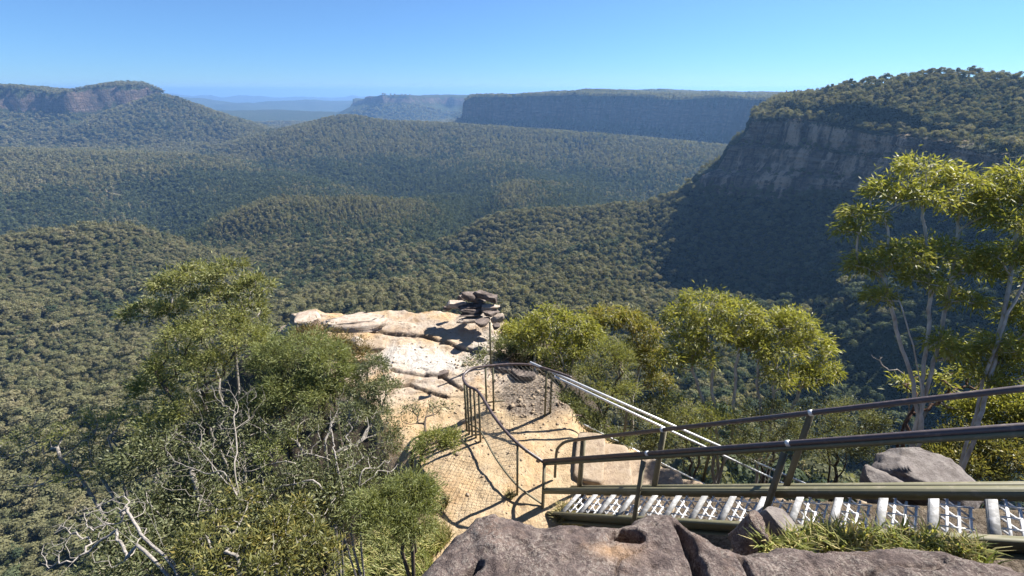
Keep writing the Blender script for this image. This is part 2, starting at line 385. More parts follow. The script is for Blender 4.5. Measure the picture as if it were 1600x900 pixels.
HEAD_BASE = [(1120, 262, 1500), (1084, 288, 1060), (1078, 298, 925), (1150, 300, 872), (1262, 306, 815), (1345, 306, 765), (1431, 308, 705), (1487, 310, 668), (1600, 318, 590), (1760, 345, 508)]
HT, HB = pts(HEAD_RIM), pts(HEAD_BASE)
MESAS = [
    dict(m=mesa([(-700, 146, 4600), (-300, 140, 4500), (0, 139, 4450), (60, 143, 4400), (98, 149, 4350), (125, 139, 4320), (170, 133, 4300), (225, 135, 4250), (258, 147, 4200), (285, 160, 4300)],
                [120, 130, 150, 150, 120, 170, 180, 170, 110, 30], [(262, 150, 4700), (100, 149, 4950), (-700, 145, 6400)]), amp=55, wl=190, rise=0.02, w=34, tal=0.36, tw=900),
    dict(m=mesa([(548, 158, 7100), (575, 150, 6700), (600, 149, 6500), (650, 151, 6500), (700, 152, 6700), (745, 153, 6600), (900, 152, 6600)],
                [60, 90, 110, 90, 110, 120, 120], [(900, 146, 9000), (600, 146, 9000), (552, 150, 8800)]), amp=120, wl=420, rise=0.02, w=45, tal=0.5, tw=1500),
    dict(m=mesa([(728, 158, 3950), (738, 152, 3600), (800, 153, 3480), (900, 151, 3300), (1000, 154, 3100), (1100, 157, 2850), (1225, 157, 2550), (1420, 160, 2250)],
                [130, 185, 185, 185, 195, 205, 210, 200], [(1420, 140, 4500), (1000, 144, 5200), (760, 146, 5200), (735, 149, 4700)]), amp=75, wl=170, rise=0.03, w=26, tal=0.72, tw=420),
]
HEAD = dict(P=HT, cl=HT[:, 2] - HB[:, 2], poly=np.concatenate([HT[:, :2], np.array([atr(1760, 110, 1500)[:2], atr(1400, 115, 1700)[:2]])]))
HCREST = pts([(1186, 188, 975), (1229, 160, 1010), (1296, 147, 985), (1375, 131, 965), (1499, 121, 935), (1600, 130, 905), (1760, 150, 850)])
def H(X, Y):
    """valley height, rockiness"""
    X = np.asarray(X, float); Y = np.asarray(Y, float); R = np.hypot(X, Y)
    z = -322 + 40 * fbm(X / 620, Y / 620, 4, 1) + 26 * (0.5 - np.abs(fbm(X / 260, Y / 260, 3, 8))) * np.clip(R / 800, 0.4, 2)
    z = z - 20 * sst(1500, 3500, R) - 120 * sst(4200, 9000, R) * (1 - sst(0.0, 0.5, np.abs(np.arctan2(X, Y)) - 0.55))
    z = z - 135 * sst(1180, 1420, R) * (1 - sst(1750, 2300, R)) * sst(0.42, 0.2, np.arctan2(X, Y))
    wob = 22 * fbm(X / 160, Y / 160, 3, 5) * np.clip(R / 1000, 0.3, 3)
    for P, s, wd, k in RIDGES:
        s2 = s * (1.5 if wd < 95 else 1.0)
        def fall(d, s2=s2, wd=wd):
            d = np.maximum(0, d + wob * 0.8); return s2 * (np.sqrt(d * d + wd * wd * 0.5) - wd * 0.707)
        zz = tent(X, Y, P, fall) + np.where(R > 6000, 60 * fbm(X / 800, Y / 800, 4, 63) * np.clip(R / 9000, 0.6, 2.6), 0)
        z = smax(zz, z, k * 0.6)
    for P, dp, wd in GULLIES:
        d, _ = polydist(X, Y, P, [P[:, 2]]); z = z - dp * np.exp(-((d + 0.4 * wob) / wd) ** 2)
    rock = np.zeros(X.shape)
    for q in MESAS:
        m = q['m']; sel = np.hypot(X - m['P'][:, 0].mean(), Y - m['P'][:, 1].mean()) < 9000
        x, y = X[sel], Y[sel]
        d, (rz, cl) = polydist(x, y, m['P'], [m['P'][:, 2], m['cl']])
        ins = inside(x, y, m['poly']); sg = np.where(ins, -d, d)
        sg = sg + q['amp'] * fbm(x / q['wl'], y / q['wl'], 4, 21)
        out = rz - cl * np.clip(sg / q['w'], 0, 1) - q['tal'] * np.minimum(np.maximum(sg - q['w'], 0), q['tw']) - 0.12 * np.maximum(sg - q['w'] - q['tw'], 0)
        rz = rz + 16 * fbm(x / 330, y / 330, 4, 64)
        inn = rz + q['rise'] * np.minimum(-sg, 500) + 16 * fbm(x / 260, y / 260, 3, 4)
        zz = np.where(sg < 0, inn, out)
        z[sel] = smax(zz, z[sel], 12)
        rk = sst(-4, 2, sg) * (1 - sst(q['w'] * 0.7, q['w'] * 1.0, sg))
        rock[sel] = np.maximum(rock[sel], np.where(zz > z[sel] - 15, rk, 0))
    sel = R < 2400; x, y = X[sel], Y[sel]
    d, (rz, cl) = polydist(x, y, HT, [HT[:, 2], HEAD['cl']])
    ins = inside(x, y, HEAD['poly']); sg = np.where(ins, -d, d)
    db, (bz,) = polydist(x, y, HB, [HB[:, 2]])
    dc, (cz,) = polydist(x, y, HCREST, [HCREST[:, 2]])
    top = np.maximum(rz - 1 + 0.12 * np.minimum(d, 60), cz - 0.34 * (np.sqrt(dc * dc + 900) - 30)) + 5 * fbm(x / 60, y / 60, 3, 6)
    # foot of the cliff: slope that runs down from the base line
    basepoly = np.concatenate([HB[:, :2], HEAD['poly'][-2:]])
    inb = inside(x, y, basepoly)
    talus = tent(x, y, HB, lambda d: 1.02 * np.minimum(d, 132) + 0.4 * np.maximum(d - 132, 0)) + 3 + 5 * fbm(x / 50, y / 50, 3, 9)
    core = ins & (sg < -16)
    zz = np.where(core, top, np.where(inb | ins, np.maximum(bz, rz - cl * sst(-16, -8, sg)) - 6, talus))
    z[sel] = np.where(ins | inb, zz, smax(zz, z[sel], 18)); ins = core
    rock[sel] = np.maximum(rock[sel], np.where((inb | (sg < 0) & (d < 40) & inside(x, y, HEAD['poly'])) & ~ins, 1.0, 0))
    # slope that climbs to the lookout cliff
    az = np.arctan2(X, Y); rt = sst(0.28, 0.55, az)
    near = (1 - rt) * (-22 - 185 * sst(12, 75, R) - 55 * sst(75, 300, R) - 70 * sst(480, 900, R)) + rt * (-22 - 78 * sst(12, 62, R) - 105 * sst(60, 420, R) - 0.05 * R - 160 * sst(520, 900, R))
    near = near + 12 * fbm(X / 70, Y / 70, 3, 13) * sst(40, 200, R)
    near = near - 60 * sst(0.35, 0.9, az) * sst(60, 350, R) * (1 - sst(600, 800, R))
    z = np.where(R < 900, smax(near, z, 20), z)
    return z, rock
az = np.radians(np.linspace(-72, 72, 640))
rr = np.concatenate([np.geomspace(19, 2000, 390, endpoint=False), np.geomspace(2000, 7400, 300, endpoint=False), np.geomspace(7400, 33000, 150)])
RR, AA = np.meshgrid(rr, az, indexing='ij')
TX, TY = RR * np.sin(AA), RR * np.cos(AA)
TZ, TR = H(TX.ravel(), TY.ravel())
px_, py_, _ = proj(np.stack([TX.ravel(), TY.ravel(), TZ], 1))
bare = np.zeros(TZ.shape)
for bx, by, sx, sy in ((247, 338, 4, 7), (249, 355, 9, 4), (150, 290, 22, 7), (170, 300, 14, 6), (30, 330, 20, 4), (660, 157, 14, 4)):
    bare = np.maximum(bare, np.exp(-(((px_ - bx) / sx) ** 2 + ((py_ - by) / sy) ** 2)) * (0.4 + 0.6 * vn(TX.ravel() / 9, TY.ravel() / 9, 2)))
bare *= (TR < 0.5)
def grid_faces(a, b):
    i = np.arange(a * b).reshape(a, b)
    return np.stack([i[:-1, :-1], i[:-1, 1:], i[1:, 1:], i[1:, :-1]], -1).reshape(-1, 4)
me = mesh_data("valley_terrain", np.stack([TX.ravel(), TY.ravel(), TZ], 1), grid_faces(len(rr), len(az))[:, ::-1], TERRAIN, True, {"rock": TR, "bare": bare})
tag(obj("valley_terrain", me), "forested valley floor with spurs, flat topped cliffs and far ridges", kind='structure')

# headland cliff face, closer and finer than the rest
def headland():
    ns, nh = 620, 130
    L = np.concatenate([[0], np.cumsum(np.linalg.norm(np.diff(HT[:, :2], axis=0), axis=1))])
    s = np.linspace(0, L[-1], ns)
    T = np.stack([np.interp(s, L, HT[:, k]) for k in range(3)], 1); B = np.stack([np.interp(s, L, HB[:, k]) for k in range(3)], 1)
    B[:, 2] -= 14; T[:, 2] += 2
    nrm = np.gradient(T[:, :2], axis=0); nrm = np.stack([nrm[:, 1], -nrm[:, 0]], 1); nrm /= np.linalg.norm(nrm, axis=1)[:, None]
    c = np.array([T[:, 0].mean() + 200, T[:, 1].mean() + 100])
    flip = np.sign(((T[:, :2] - c) * nrm).sum(1)); nrm *= flip[:, None]
    h = np.linspace(0, 1, nh); SS, HH = np.meshgrid(s, h, indexing='ij')
    # profile: steep walls with two benches
    prof = np.interp(HH + 0.03 * fbm(SS / 40, HH * 3, 3, 31), [0, 0.3, 0.36, 0.62, 0.7, 1], [0, 0.16, 0.34, 0.5, 0.8, 1])
    V = T[:, None, :] * (1 - prof[..., None]) + B[:, None, :] * prof[..., None]
    V[..., 2] = T[:, 2][:, None] * (1 - HH) + B[:, 2][:, None] * HH
    butt = 14 * fbm(SS / 75, HH * 0.8, 4, 33) + 6 * np.abs(fbm(SS / 17, HH * 1.2, 3, 35)) + 3.4 * fbm(SS / 60, HH * 26, 3, 36) + 4.0 * np.floor(3 * vn(SS / 28, HH * 2.2, 38)) / 2
    V[..., :2] += nrm[:, None, :] * (butt + 2)[..., None]
    V[:, 0, :2] -= nrm * 34; V[:, 0, 2] += 3; V[:, 1, :2] -= nrm * 10; V[:, 1, 2] += 2
    green = 1.0 * (SS < L[2] + 6) + sst(0.12, 0, HH) * 0.6 + sst(0.82, 1, HH) * 0.9 + 0.55 * np.exp(-((HH - 0.33) / 0.05) ** 2) + 0.5 * np.exp(-((HH - 0.66) / 0.05) ** 2) + 0.3 * fbm(SS / 50, HH * 3, 3, 40) - 0.1 + 0.4 * sst(170, 0, s)[:, None] * 0
    F = grid_faces(ns, nh)
    me = mesh_data("headland_cliff", V.reshape(-1, 3), F, CLIFF, False, {"green": green.ravel()})
    tag(obj("headland_cliff", me), "sheer shaded sandstone cliff of the forested headland on the right", kind='structure')
    return V, HH, green
HV, HHh, HG = headland()

# haze: one closed box of even air
hb = MB(); zlo = float(TZ.min()) - 1.5; hb.box((0, 16000, (zlo + 88) / 2), (36000, 0, 0), (0, 20000, 0), (0, 0, (88 - zlo) / 2))
hm = bpy.data.materials.new("haze_air"); hm.use_nodes = True; hm.node_tree.nodes.clear()
pv = hm.node_tree.nodes.new("ShaderNodeVolumePrincipled"); ho = hm.node_tree.nodes.new("ShaderNodeOutputMaterial")
pv.inputs['Color'].default_value = (0.29, 0.55, 1.0, 1); pv.inputs['Density'].default_value = 0.000068; pv.inputs['Anisotropy'].default_value = 0.25
hm.node_tree.links.new(pv.outputs[0], ho.inputs['Volume'])
tag(hb.build("haze", hm), "pale blue haze over the valley", kind='stuff')

# ------------------------------------------------------------------ forest
def leaf_cards(C, Nrm, size, rng):
    n = len(C); a = np.cross(Nrm, rng.normal(size=(n, 3))); a /= np.linalg.norm(a, axis=1)[:, None]
    b = np.cross(a, Nrm); b /= np.linalg.norm(b, axis=1)[:, None]
    s = (size * rng.uniform(0.55, 1.4, n))[:, None]
    V = np.stack([C - a * s, C + b * s * 0.62 + Nrm * s * 0.15, C + a * s * 1.05, C - b * s * 0.62 + Nrm * s * 0.15], 1)
    return V.reshape(-1, 3), np.arange(4 * n).reshape(n, 4)
def forest_variant(k, mat, ncard, size, low=False):
    """crown of leafy lobes, one unit high, with leaf clumps lying round each lobe"""
    rng = np.random.default_rng(100 + k)
    nl = rng.integers(6, 11); V = []; NN = []; tint = []
    for i in range(nl):
        a = rng.uniform(0, 6.28); ro = rng.uniform(0.0, 0.27) if i else 0.0
        c = np.array([ro * math.cos(a), ro * math.sin(a), (rng.uniform(0.1, 0.85) if low else rng.uniform(0.6, 0.86) - 0.55 * ro)])
        r = rng.uniform(0.11, 0.2)
        d = rng.normal(size=(ncard // nl, 3)); d /= np.linalg.norm(d, axis=1)[:, None]
        fl = (d[:, 2] < -0.25) & (rng.random(len(d)) < 0.7); d[fl, 2] *= -1
        V.append(c + d * r * rng.uniform(0.7, 1.12, (len(d), 1)) * np.array([1, 1, 0.8]))
        q = d + rng.normal(size=d.shape) * (0.9 if low else 0.42); NN.append(q / np.linalg.norm(q, axis=1)[:, None])
        tint.append(rng.uniform(0, 0.5) + rng.uniform(0, 0.5, len(d)))
    C = np.concatenate(V); t = np.concatenate(tint)
    LV, LF = leaf_cards(C, np.concatenate(NN), size, rng)
    return mesh_data("forest_crown", LV, LF, mat, False, {"tint": np.repeat(t, 4)})
FMESH = ([forest_variant(i, L_FOREST, 520, 0.042) for i in range(6)] + [forest_variant(6 + i, L_RAIN_SHADE, 520, 0.042) for i in range(3)]
         + [forest_variant(9 + i, L_FOREST, 110, 0.085, True) for i in range(4)] + [forest_variant(13 + i, L_RAIN_SHADE, 110, 0.085, True) for i in range(2)])
tm = MB(); tm.tube([(0, 0, -0.15), (0.01, 0, 0.3), (-0.01, 0.01, 0.75)], [0.014, 0.011, 0.005], 5)
TRUNKME = mesh_data("forest_trunk", np.concatenate(tm.V), [np.array(f) for f in tm.F.values()], BARK_PALE, True)
def forest_points():
    X = []; Y = []; SP = []
    r = 60.0
    while r < 6500:
        sp = max(5.9, 0.0058 * r)
        dr = sp * 0.9; n = int(r * rad(140) / sp)
        a = -rad(70) + (np.arange(n) + RNG.uniform(-0.85, 0.85, n)) * rad(140) / n + RNG.uniform(0, sp / r)
        rj = r + RNG.uniform(-0.9, 0.9, n) * dr
        X.append(rj * np.sin(a)); Y.append(rj * np.cos(a)); SP.append(np.full(n, sp)); r += dr
    return np.concatenate(X), np.concatenate(Y), np.concatenate(SP)
fx, fy, fs = forest_points()
fz, fr = H(fx, fy)
keep = (fr < 0.35)
fx, fy, fz, fs = fx[keep], fy[keep], fz[keep], fs[keep]
# trees along the rim, on the benches and at the foot of the headland cliff
def cliff_points():
    P = []
    for h0, h1, n in ((0, 2.2, 1500), (40, 47, 260), (80, 91, 320), (112, 128, 900), (3, 110, 240)):
        a = RNG.uniform(0, HV.shape[0] - 1.01, n); b = RNG.uniform(h0, h1, n); i = a.astype(int); j = b.astype(int)
        k = b - j; P.append(HV[i, j] * (1 - k)[:, None] + HV[i, np.minimum(j + 1, HV.shape[1] - 1)] * k[:, None])
    P = np.concatenate(P); sp_ = np.concatenate([np.full(1500, 6.2), np.full(260, 4.0), np.full(320, 4.2), np.full(900, 6.0), np.full(240, 3.2)])
    return P, sp_
cp_, cs_ = cliff_points()
fx, fy, fz, fs = np.concatenate([fx, cp_[:, 0]]), np.concatenate([fy, cp_[:, 1]]), np.concatenate([fz, cp_[:, 2]]), np.concatenate([fs, cs_])
R_ = np.hypot(fx, fy); A_ = np.arctan2(fx, fy)
gap = vn(fx / 45, fy / 45, 50)
keep = (RNG.random(len(fx)) > 0.03 + 0.35 * sst(0.3, 0.12, vn(fx / 28, fy / 28, 50)))
fx, fy, fz, fs, R_, A_ = (v[keep] for v in (fx, fy, fz, fs, R_, A_))
hgt = fs * RNG.lognormal(0.45, 0.38, len(fx)).clip(0.75, 3.2) * (0.8 + 0.45 * vn(fx / 110, fy / 110, 51))
hgt = np.minimum(hgt, 25) * np.where((A_ > 0.4) & (fz > -70), 0.75, 1.0)
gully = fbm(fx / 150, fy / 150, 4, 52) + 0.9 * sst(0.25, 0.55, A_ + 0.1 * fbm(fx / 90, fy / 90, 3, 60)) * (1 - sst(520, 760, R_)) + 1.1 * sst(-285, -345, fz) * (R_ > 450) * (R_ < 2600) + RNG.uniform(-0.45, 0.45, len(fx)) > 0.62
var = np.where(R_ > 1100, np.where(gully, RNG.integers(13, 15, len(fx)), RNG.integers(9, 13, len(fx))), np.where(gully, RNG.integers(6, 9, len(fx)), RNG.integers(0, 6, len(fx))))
rotz = RNG.uniform(0, 6.28, len(fx)); wid = RNG.uniform(0.72, 1.45, len(fx)) * np.where(R_ > 1100, fs * 1.6 / hgt, 1.0)
# the 300 that show largest become trees of their own
qx, qy, qd = proj(np.stack([fx, fy, fz + hgt * 0.7], 1))
OCC = np.array([(60, 900), (190, 470), (240, 400), (420, 400), (450, 490), (650, 480), (790, 450), (815, 490), (870, 470), (1050, 480), (1110, 445), (1290, 530), (1330, 240), (1600, 240), (1600, 900)])
hid = inside(qx, qy, OCC)
vis = (qx > 0) & (qx < 1600) & (qy > 0) & (qy < 900) & ~hid & (R_ < 900)
score = np.where(vis, hgt / qd, 0)
big = np.argsort(-score)[:300]; big = big[score[big] > 0]
rest = np.ones(len(fx), bool); rest[big] = False
# clear the space that the near lookout slope and its own plants take
rest &= R_ > 58
pm = bpy.data.meshes.new("valley_forest")
RV = np.stack([fx, fy, fz - 0.06 * hgt], 1)[rest].astype(np.float32)
pm.vertices.add(len(RV)); pm.vertices.foreach_set("co", RV.ravel())
for nm, a, ty in (("rotz", rotz[rest], 'FLOAT'), ("hgt", hgt[rest], 'FLOAT'), ("wid", wid[rest], 'FLOAT'), ("variant", var[rest], 'INT')):
    q = pm.attributes.new(nm, ty, 'POINT'); q.data.foreach_set("value", a.astype(np.float32 if ty == 'FLOAT' else np.int32))
pm.update()
vcol = bpy.data.collections.new("forest_variants")
for i, m_ in enumerate(FMESH):
    vo = bpy.data.objects.new("variant_%02d" % i, m_); vcol.objects.link(vo)
def instancer(name, coll):
    g = bpy.data.node_groups.new(name, 'GeometryNodeTree')
    g.interface.new_socket("Geometry", in_out='INPUT', socket_type='NodeSocketGeometry')
    g.interface.new_socket("Geometry", in_out='OUTPUT', socket_type='NodeSocketGeometry')
    n = g.nodes; l = g.links
    gi, go = n.new("NodeGroupInput"), n.new("NodeGroupOutput")
    ci = n.new("GeometryNodeCollectionInfo"); ci.inputs['Collection'].default_value = coll; ci.inputs['Separate Children'].default_value = True; ci.inputs['Reset Children'].default_value = True
    ip = n.new("GeometryNodeInstanceOnPoints"); ip.inputs['Pick Instance'].default_value = True
    def na(nm, ty='FLOAT'):
        q = n.new("GeometryNodeInputNamedAttribute"); q.data_type = ty; q.inputs[0].default_value = nm; return q.outputs[0]
    cr = n.new("ShaderNodeCombineXYZ"); l.new(na("rotz"), cr.inputs[2])
    h = na("hgt"); mw = n.new("ShaderNodeMath"); mw.operation = 'MULTIPLY'; l.new(h, mw.inputs[0]); l.new(na("wid"), mw.inputs[1])
    cs = n.new("ShaderNodeCombineXYZ"); l.new(mw.outputs[0], cs.inputs[0]); l.new(mw.outputs[0], cs.inputs[1]); l.new(h, cs.inputs[2])
    l.new(gi.outputs[0], ip.inputs['Points']); l.new(ci.outputs[0], ip.inputs['Instance']); l.new(na("variant", 'INT'), ip.inputs['Instance Index'])
    l.new(cr.outputs[0], ip.inputs['Rotation']); l.new(cs.outputs[0], ip.inputs['Scale'])
    l.new(ip.outputs[0], go.inputs[0]); return g
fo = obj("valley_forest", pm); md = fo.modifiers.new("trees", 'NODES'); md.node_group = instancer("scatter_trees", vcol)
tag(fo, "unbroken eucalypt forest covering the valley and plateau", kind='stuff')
for i in big:
    nm = "forest_tree"
    t_ = empty(nm, (fx[i], fy[i], fz[i]), "rounded grey-green eucalypt of the valley forest below the lookout", "tree", "forest trees nearest the lookout")
    for part, me_ in (("trunk", TRUNKME), ("crown", FMESH[int(var[i])])):
        o = bpy.data.objects.new(part, me_); COL.objects.link(o); o.parent = t_
        o.rotation_euler = (0, 0, rotz[i]); o.scale = (hgt[i] * wid[i], hgt[i] * wid[i], hgt[i])
#NEAR
# ------------------------------------------------------------------ the lookout: ground, path and ledge
GZ = -5.12
SA = np.array([0.42, 4.31]); SU = np.array([0.747, -0.665]); SQ = np.array([0.665, 0.747])   # steel stair: start, direction up, direction across
LEDGE_POLY = [atz(455, 497, -4.95), atz(520, 489, -4.95), atz(600, 489, -4.95), atz(650, 493, -4.95), atz(700, 486, -4.9), atz(760, 488, -4.9), atz(790, 505, -5.0),
              atz(776, 540, GZ), atz(776, 565, GZ), atz(800, 580, GZ), atz(838, 588, GZ), atz(876, 634, GZ), atz(935, 662, GZ - 0.1), atz(1020, 700, GZ - 0.35),
              (3.4, 5.3, 0), (4.6, 4.6, 0), (4.4, 2.5, 0), (1.2, 1.2, 0), (-0.5, 1.9, 0), atz(640, 900, GZ), atz(668, 820, GZ), atz(676, 760, GZ), atz(640, 700, GZ), atz(590, 640, GZ), atz(540, 600, GZ), atz(490, 540, GZ)]
LEDGE_POLY = np.array([p[:2] for p in LEDGE_POLY])
CRACKS = [([(560, 524), (620, 532), (660, 535), (700, 545), (745, 558), (778, 562)], 0.06), ([(612, 583), (650, 590), (690, 592), (722, 612)], 0.03), ([(600, 608), (640, 602), (680, 616), (700, 622)], 0.035)]
def ground(X, Y):
    X = np.asarray(X, float); Y = np.asarray(Y, float)
    d, _ = polydist(X, Y, np.concatenate([LEDGE_POLY, LEDGE_POLY[:1]]), [np.zeros(len(LEDGE_POLY) + 1)])
    ins = inside(X, Y, LEDGE_POLY); sg = np.where(ins, -d, d) + 0.10 * fbm(X * 2.3, Y * 2.3, 4, 71)
    s = (X - SA[0]) * SU[0] + (Y - SA[1]) * SU[1]; q = (X - SA[0]) * SQ[0] + (Y - SA[1]) * SQ[1]
    base = GZ + 0.05 * fbm(X * 0.8, Y * 0.8, 3, 72) + 0.022 * fbm(X * 5, Y * 5, 4, 73)
    base = base - (0.40 * np.clip(X - 1.15, 0, 3.2) + 0.22 * sst(0.95, 1.3, X)) * sst(4.0, 4.7, Y + 0.3 * X - 0.6) + 0.12 * sst(7, 9.4, Y)
    step = np.zeros(X.shape); crack = np.zeros(X.shape)
    for L, h in CRACKS:
        P = np.array([atz(a, b, GZ) for a, b in L]); dc, (cy_,) = polydist(X, Y, P, [P[:, 1]])
        yl = np.interp(X, P[:, 0], P[:, 1]); sd_ = Y - yl + 0.03 * fbm(X * 6, Y * 6, 3, 74)
        step += h * sst(-0.022, 0.012, sd_) * sst(P[:, 0].min() - 0.25, P[:, 0].min(), X) * (1 - 0.8 * sst(0.8, 1.8, sd_))
        crack = np.maximum(crack, np.exp(-(dc / 0.024) ** 2))
    q4 = 3.2 * vn(X * 0.9 + 0.5 * Y, Y * 1.9 - 0.2 * X, 75) + 0.35 * fbm(X * 4, Y * 4, 3, 78); z = base + step + 0.028 * (np.floor(q4) + sst(0.9, 1.0, q4 - np.floor(q4))) * sst(5.9, 6.6, Y) - 0.05 * crack + 0.008 * fbm(X * 14, Y * 14, 3, 79)
    # slope under and behind the steel stair
    hill = GZ - 0.33 + 0.69 * np.clip(s, -0.2, 6) - 0.95 * np.maximum(q - 0.75, 0) - 0.25 * np.maximum(-q, 0)
    hill = np.where(s > 0.1, hill, -99)
    hill = hill + 0.05 * fbm(X * 1.7, Y * 1.7, 4, 76)
    rim = sst(8.3, 8.9, Y) * np.exp(-np.maximum(-sg, 0) / 0.4) * 0.16 * sst(0.3, 0.6, vn(X * 2.1, Y * 2.1, 85)) * (sg < 0.05); z = z + rim
    drop = np.where(sg > 0, -0.75 * sg - 0.3 * np.maximum(sg - 1.2, 0) - 1.2 * np.maximum(sg - 3, 0), 0)
    zl = z + drop
    z = np.maximum(zl, hill - 1.6 * np.maximum(np.hypot(X, Y) - 9.5, 0))
    z = z + np.where(sg > 0.05, 0.12 * fbm(X * 1.3, Y * 1.3, 3, 77), 0)
    z = z - 1.2 * np.maximum(np.hypot(X, Y) - 13.5, 0)
    return np.maximum(z, -60), sg, crack, s, q
gx = np.concatenate([np.arange(-11, -5.6, 0.15), np.arange(-5.6, 0.4, 0.024), np.arange(0.4, 3.2, 0.04), np.arange(3.2, 13.01, 0.1)]); gy = np.concatenate([np.arange(-0.5, 3, 0.09), np.arange(3, 6.3, 0.04), np.arange(6.3, 9.9, 0.024), np.arange(9.9, 10.6, 0.05), np.arange(10.6, 17.01, 0.16)])
GX, GY = np.meshgrid(gx, gy, indexing='ij')
GH, GSG, GCR, Gs, Gq = ground(GX.ravel(), GY.ravel())
X, Y = GX.ravel(), GY.ravel()
soil = np.maximum(sst(0.12, 0.45, GSG + 0.12 * fbm(X * 2, Y * 2, 3, 80)), sst(0.35, 0.8, Gs) * sst(0.95, 1.25, Gq) * sst(2.0, 3.0, X))
sand = (1 - sst(6.35, 7.0, Y + 0.35 * fbm(X * 1.4, Y * 1.4, 3, 81))) * (1 - soil)
C1, C2 = atz(690, 570, GZ), atz(640, 560, GZ)
white = np.exp(-(((X - C1[0]) / 0.75) ** 2 + ((Y - C1[1]) / 0.42) ** 2)) + np.exp(-(((X - C2[0]) / 0.6) ** 2 + ((Y - C2[1]) / 0.4) ** 2)) + 0.5 * np.exp(-(((X + 0.55) / 0.3) ** 2 + ((Y - 8.2) / 0.5) ** 2))
white = np.clip(white * 1.3 + 0.5 * fbm(X * 3, Y * 3, 4, 82), 0, 1)
Gv = atz(835, 625, GZ)
gravel = np.exp(-(((X - Gv[0]) / 0.7) ** 2 + ((Y - Gv[1]) / 0.6) ** 2)); gravel = sst(0.25, 0.6, gravel + 0.2 * fbm(X * 3, Y * 3, 4, 83))
gravel = np.maximum(gravel, sst(0.2, 0.8, Gs) * (1 - sst(0.4, 0.9, Gq)) * 0.7 * (Gq > -0.2))
soil = np.maximum(soil, sst(0.5, 1.4, Gs + 0.5 * fbm(X * 2.5, Y * 2.5, 3, 84)) * (1 - sst(0.7, 1.1, Gq)) * 0.8)  # under the treads: dark brown rock, with the stair's shade painted in
me = mesh_data("sandstone_ledge", np.stack([X, Y, GH], 1), grid_faces(len(gx), len(gy)), LEDGE, True,
               {"soil": soil, "sand": sand, "white": white, "crack": GCR * 0.8, "gravel": gravel})
tag(obj("sandstone_ledge", me), "sunlit sandstone shelf with sandy path and steep soil slopes around it", kind='structure')
def gz(x, y): return float(ground(np.array([x]), np.array([y]))[0][0])
def on_ground(px, py, z0=GZ):
    """the point of the local ground seen at a pixel"""
    r = ray(px, py); t = np.linspace(1.5, 16, 900); P = r[None, :] * t[:, None]
    h = ground(P[:, 0], P[:, 1])[0]; k = np.argmax(P[:, 2] < h)
    return P[k]

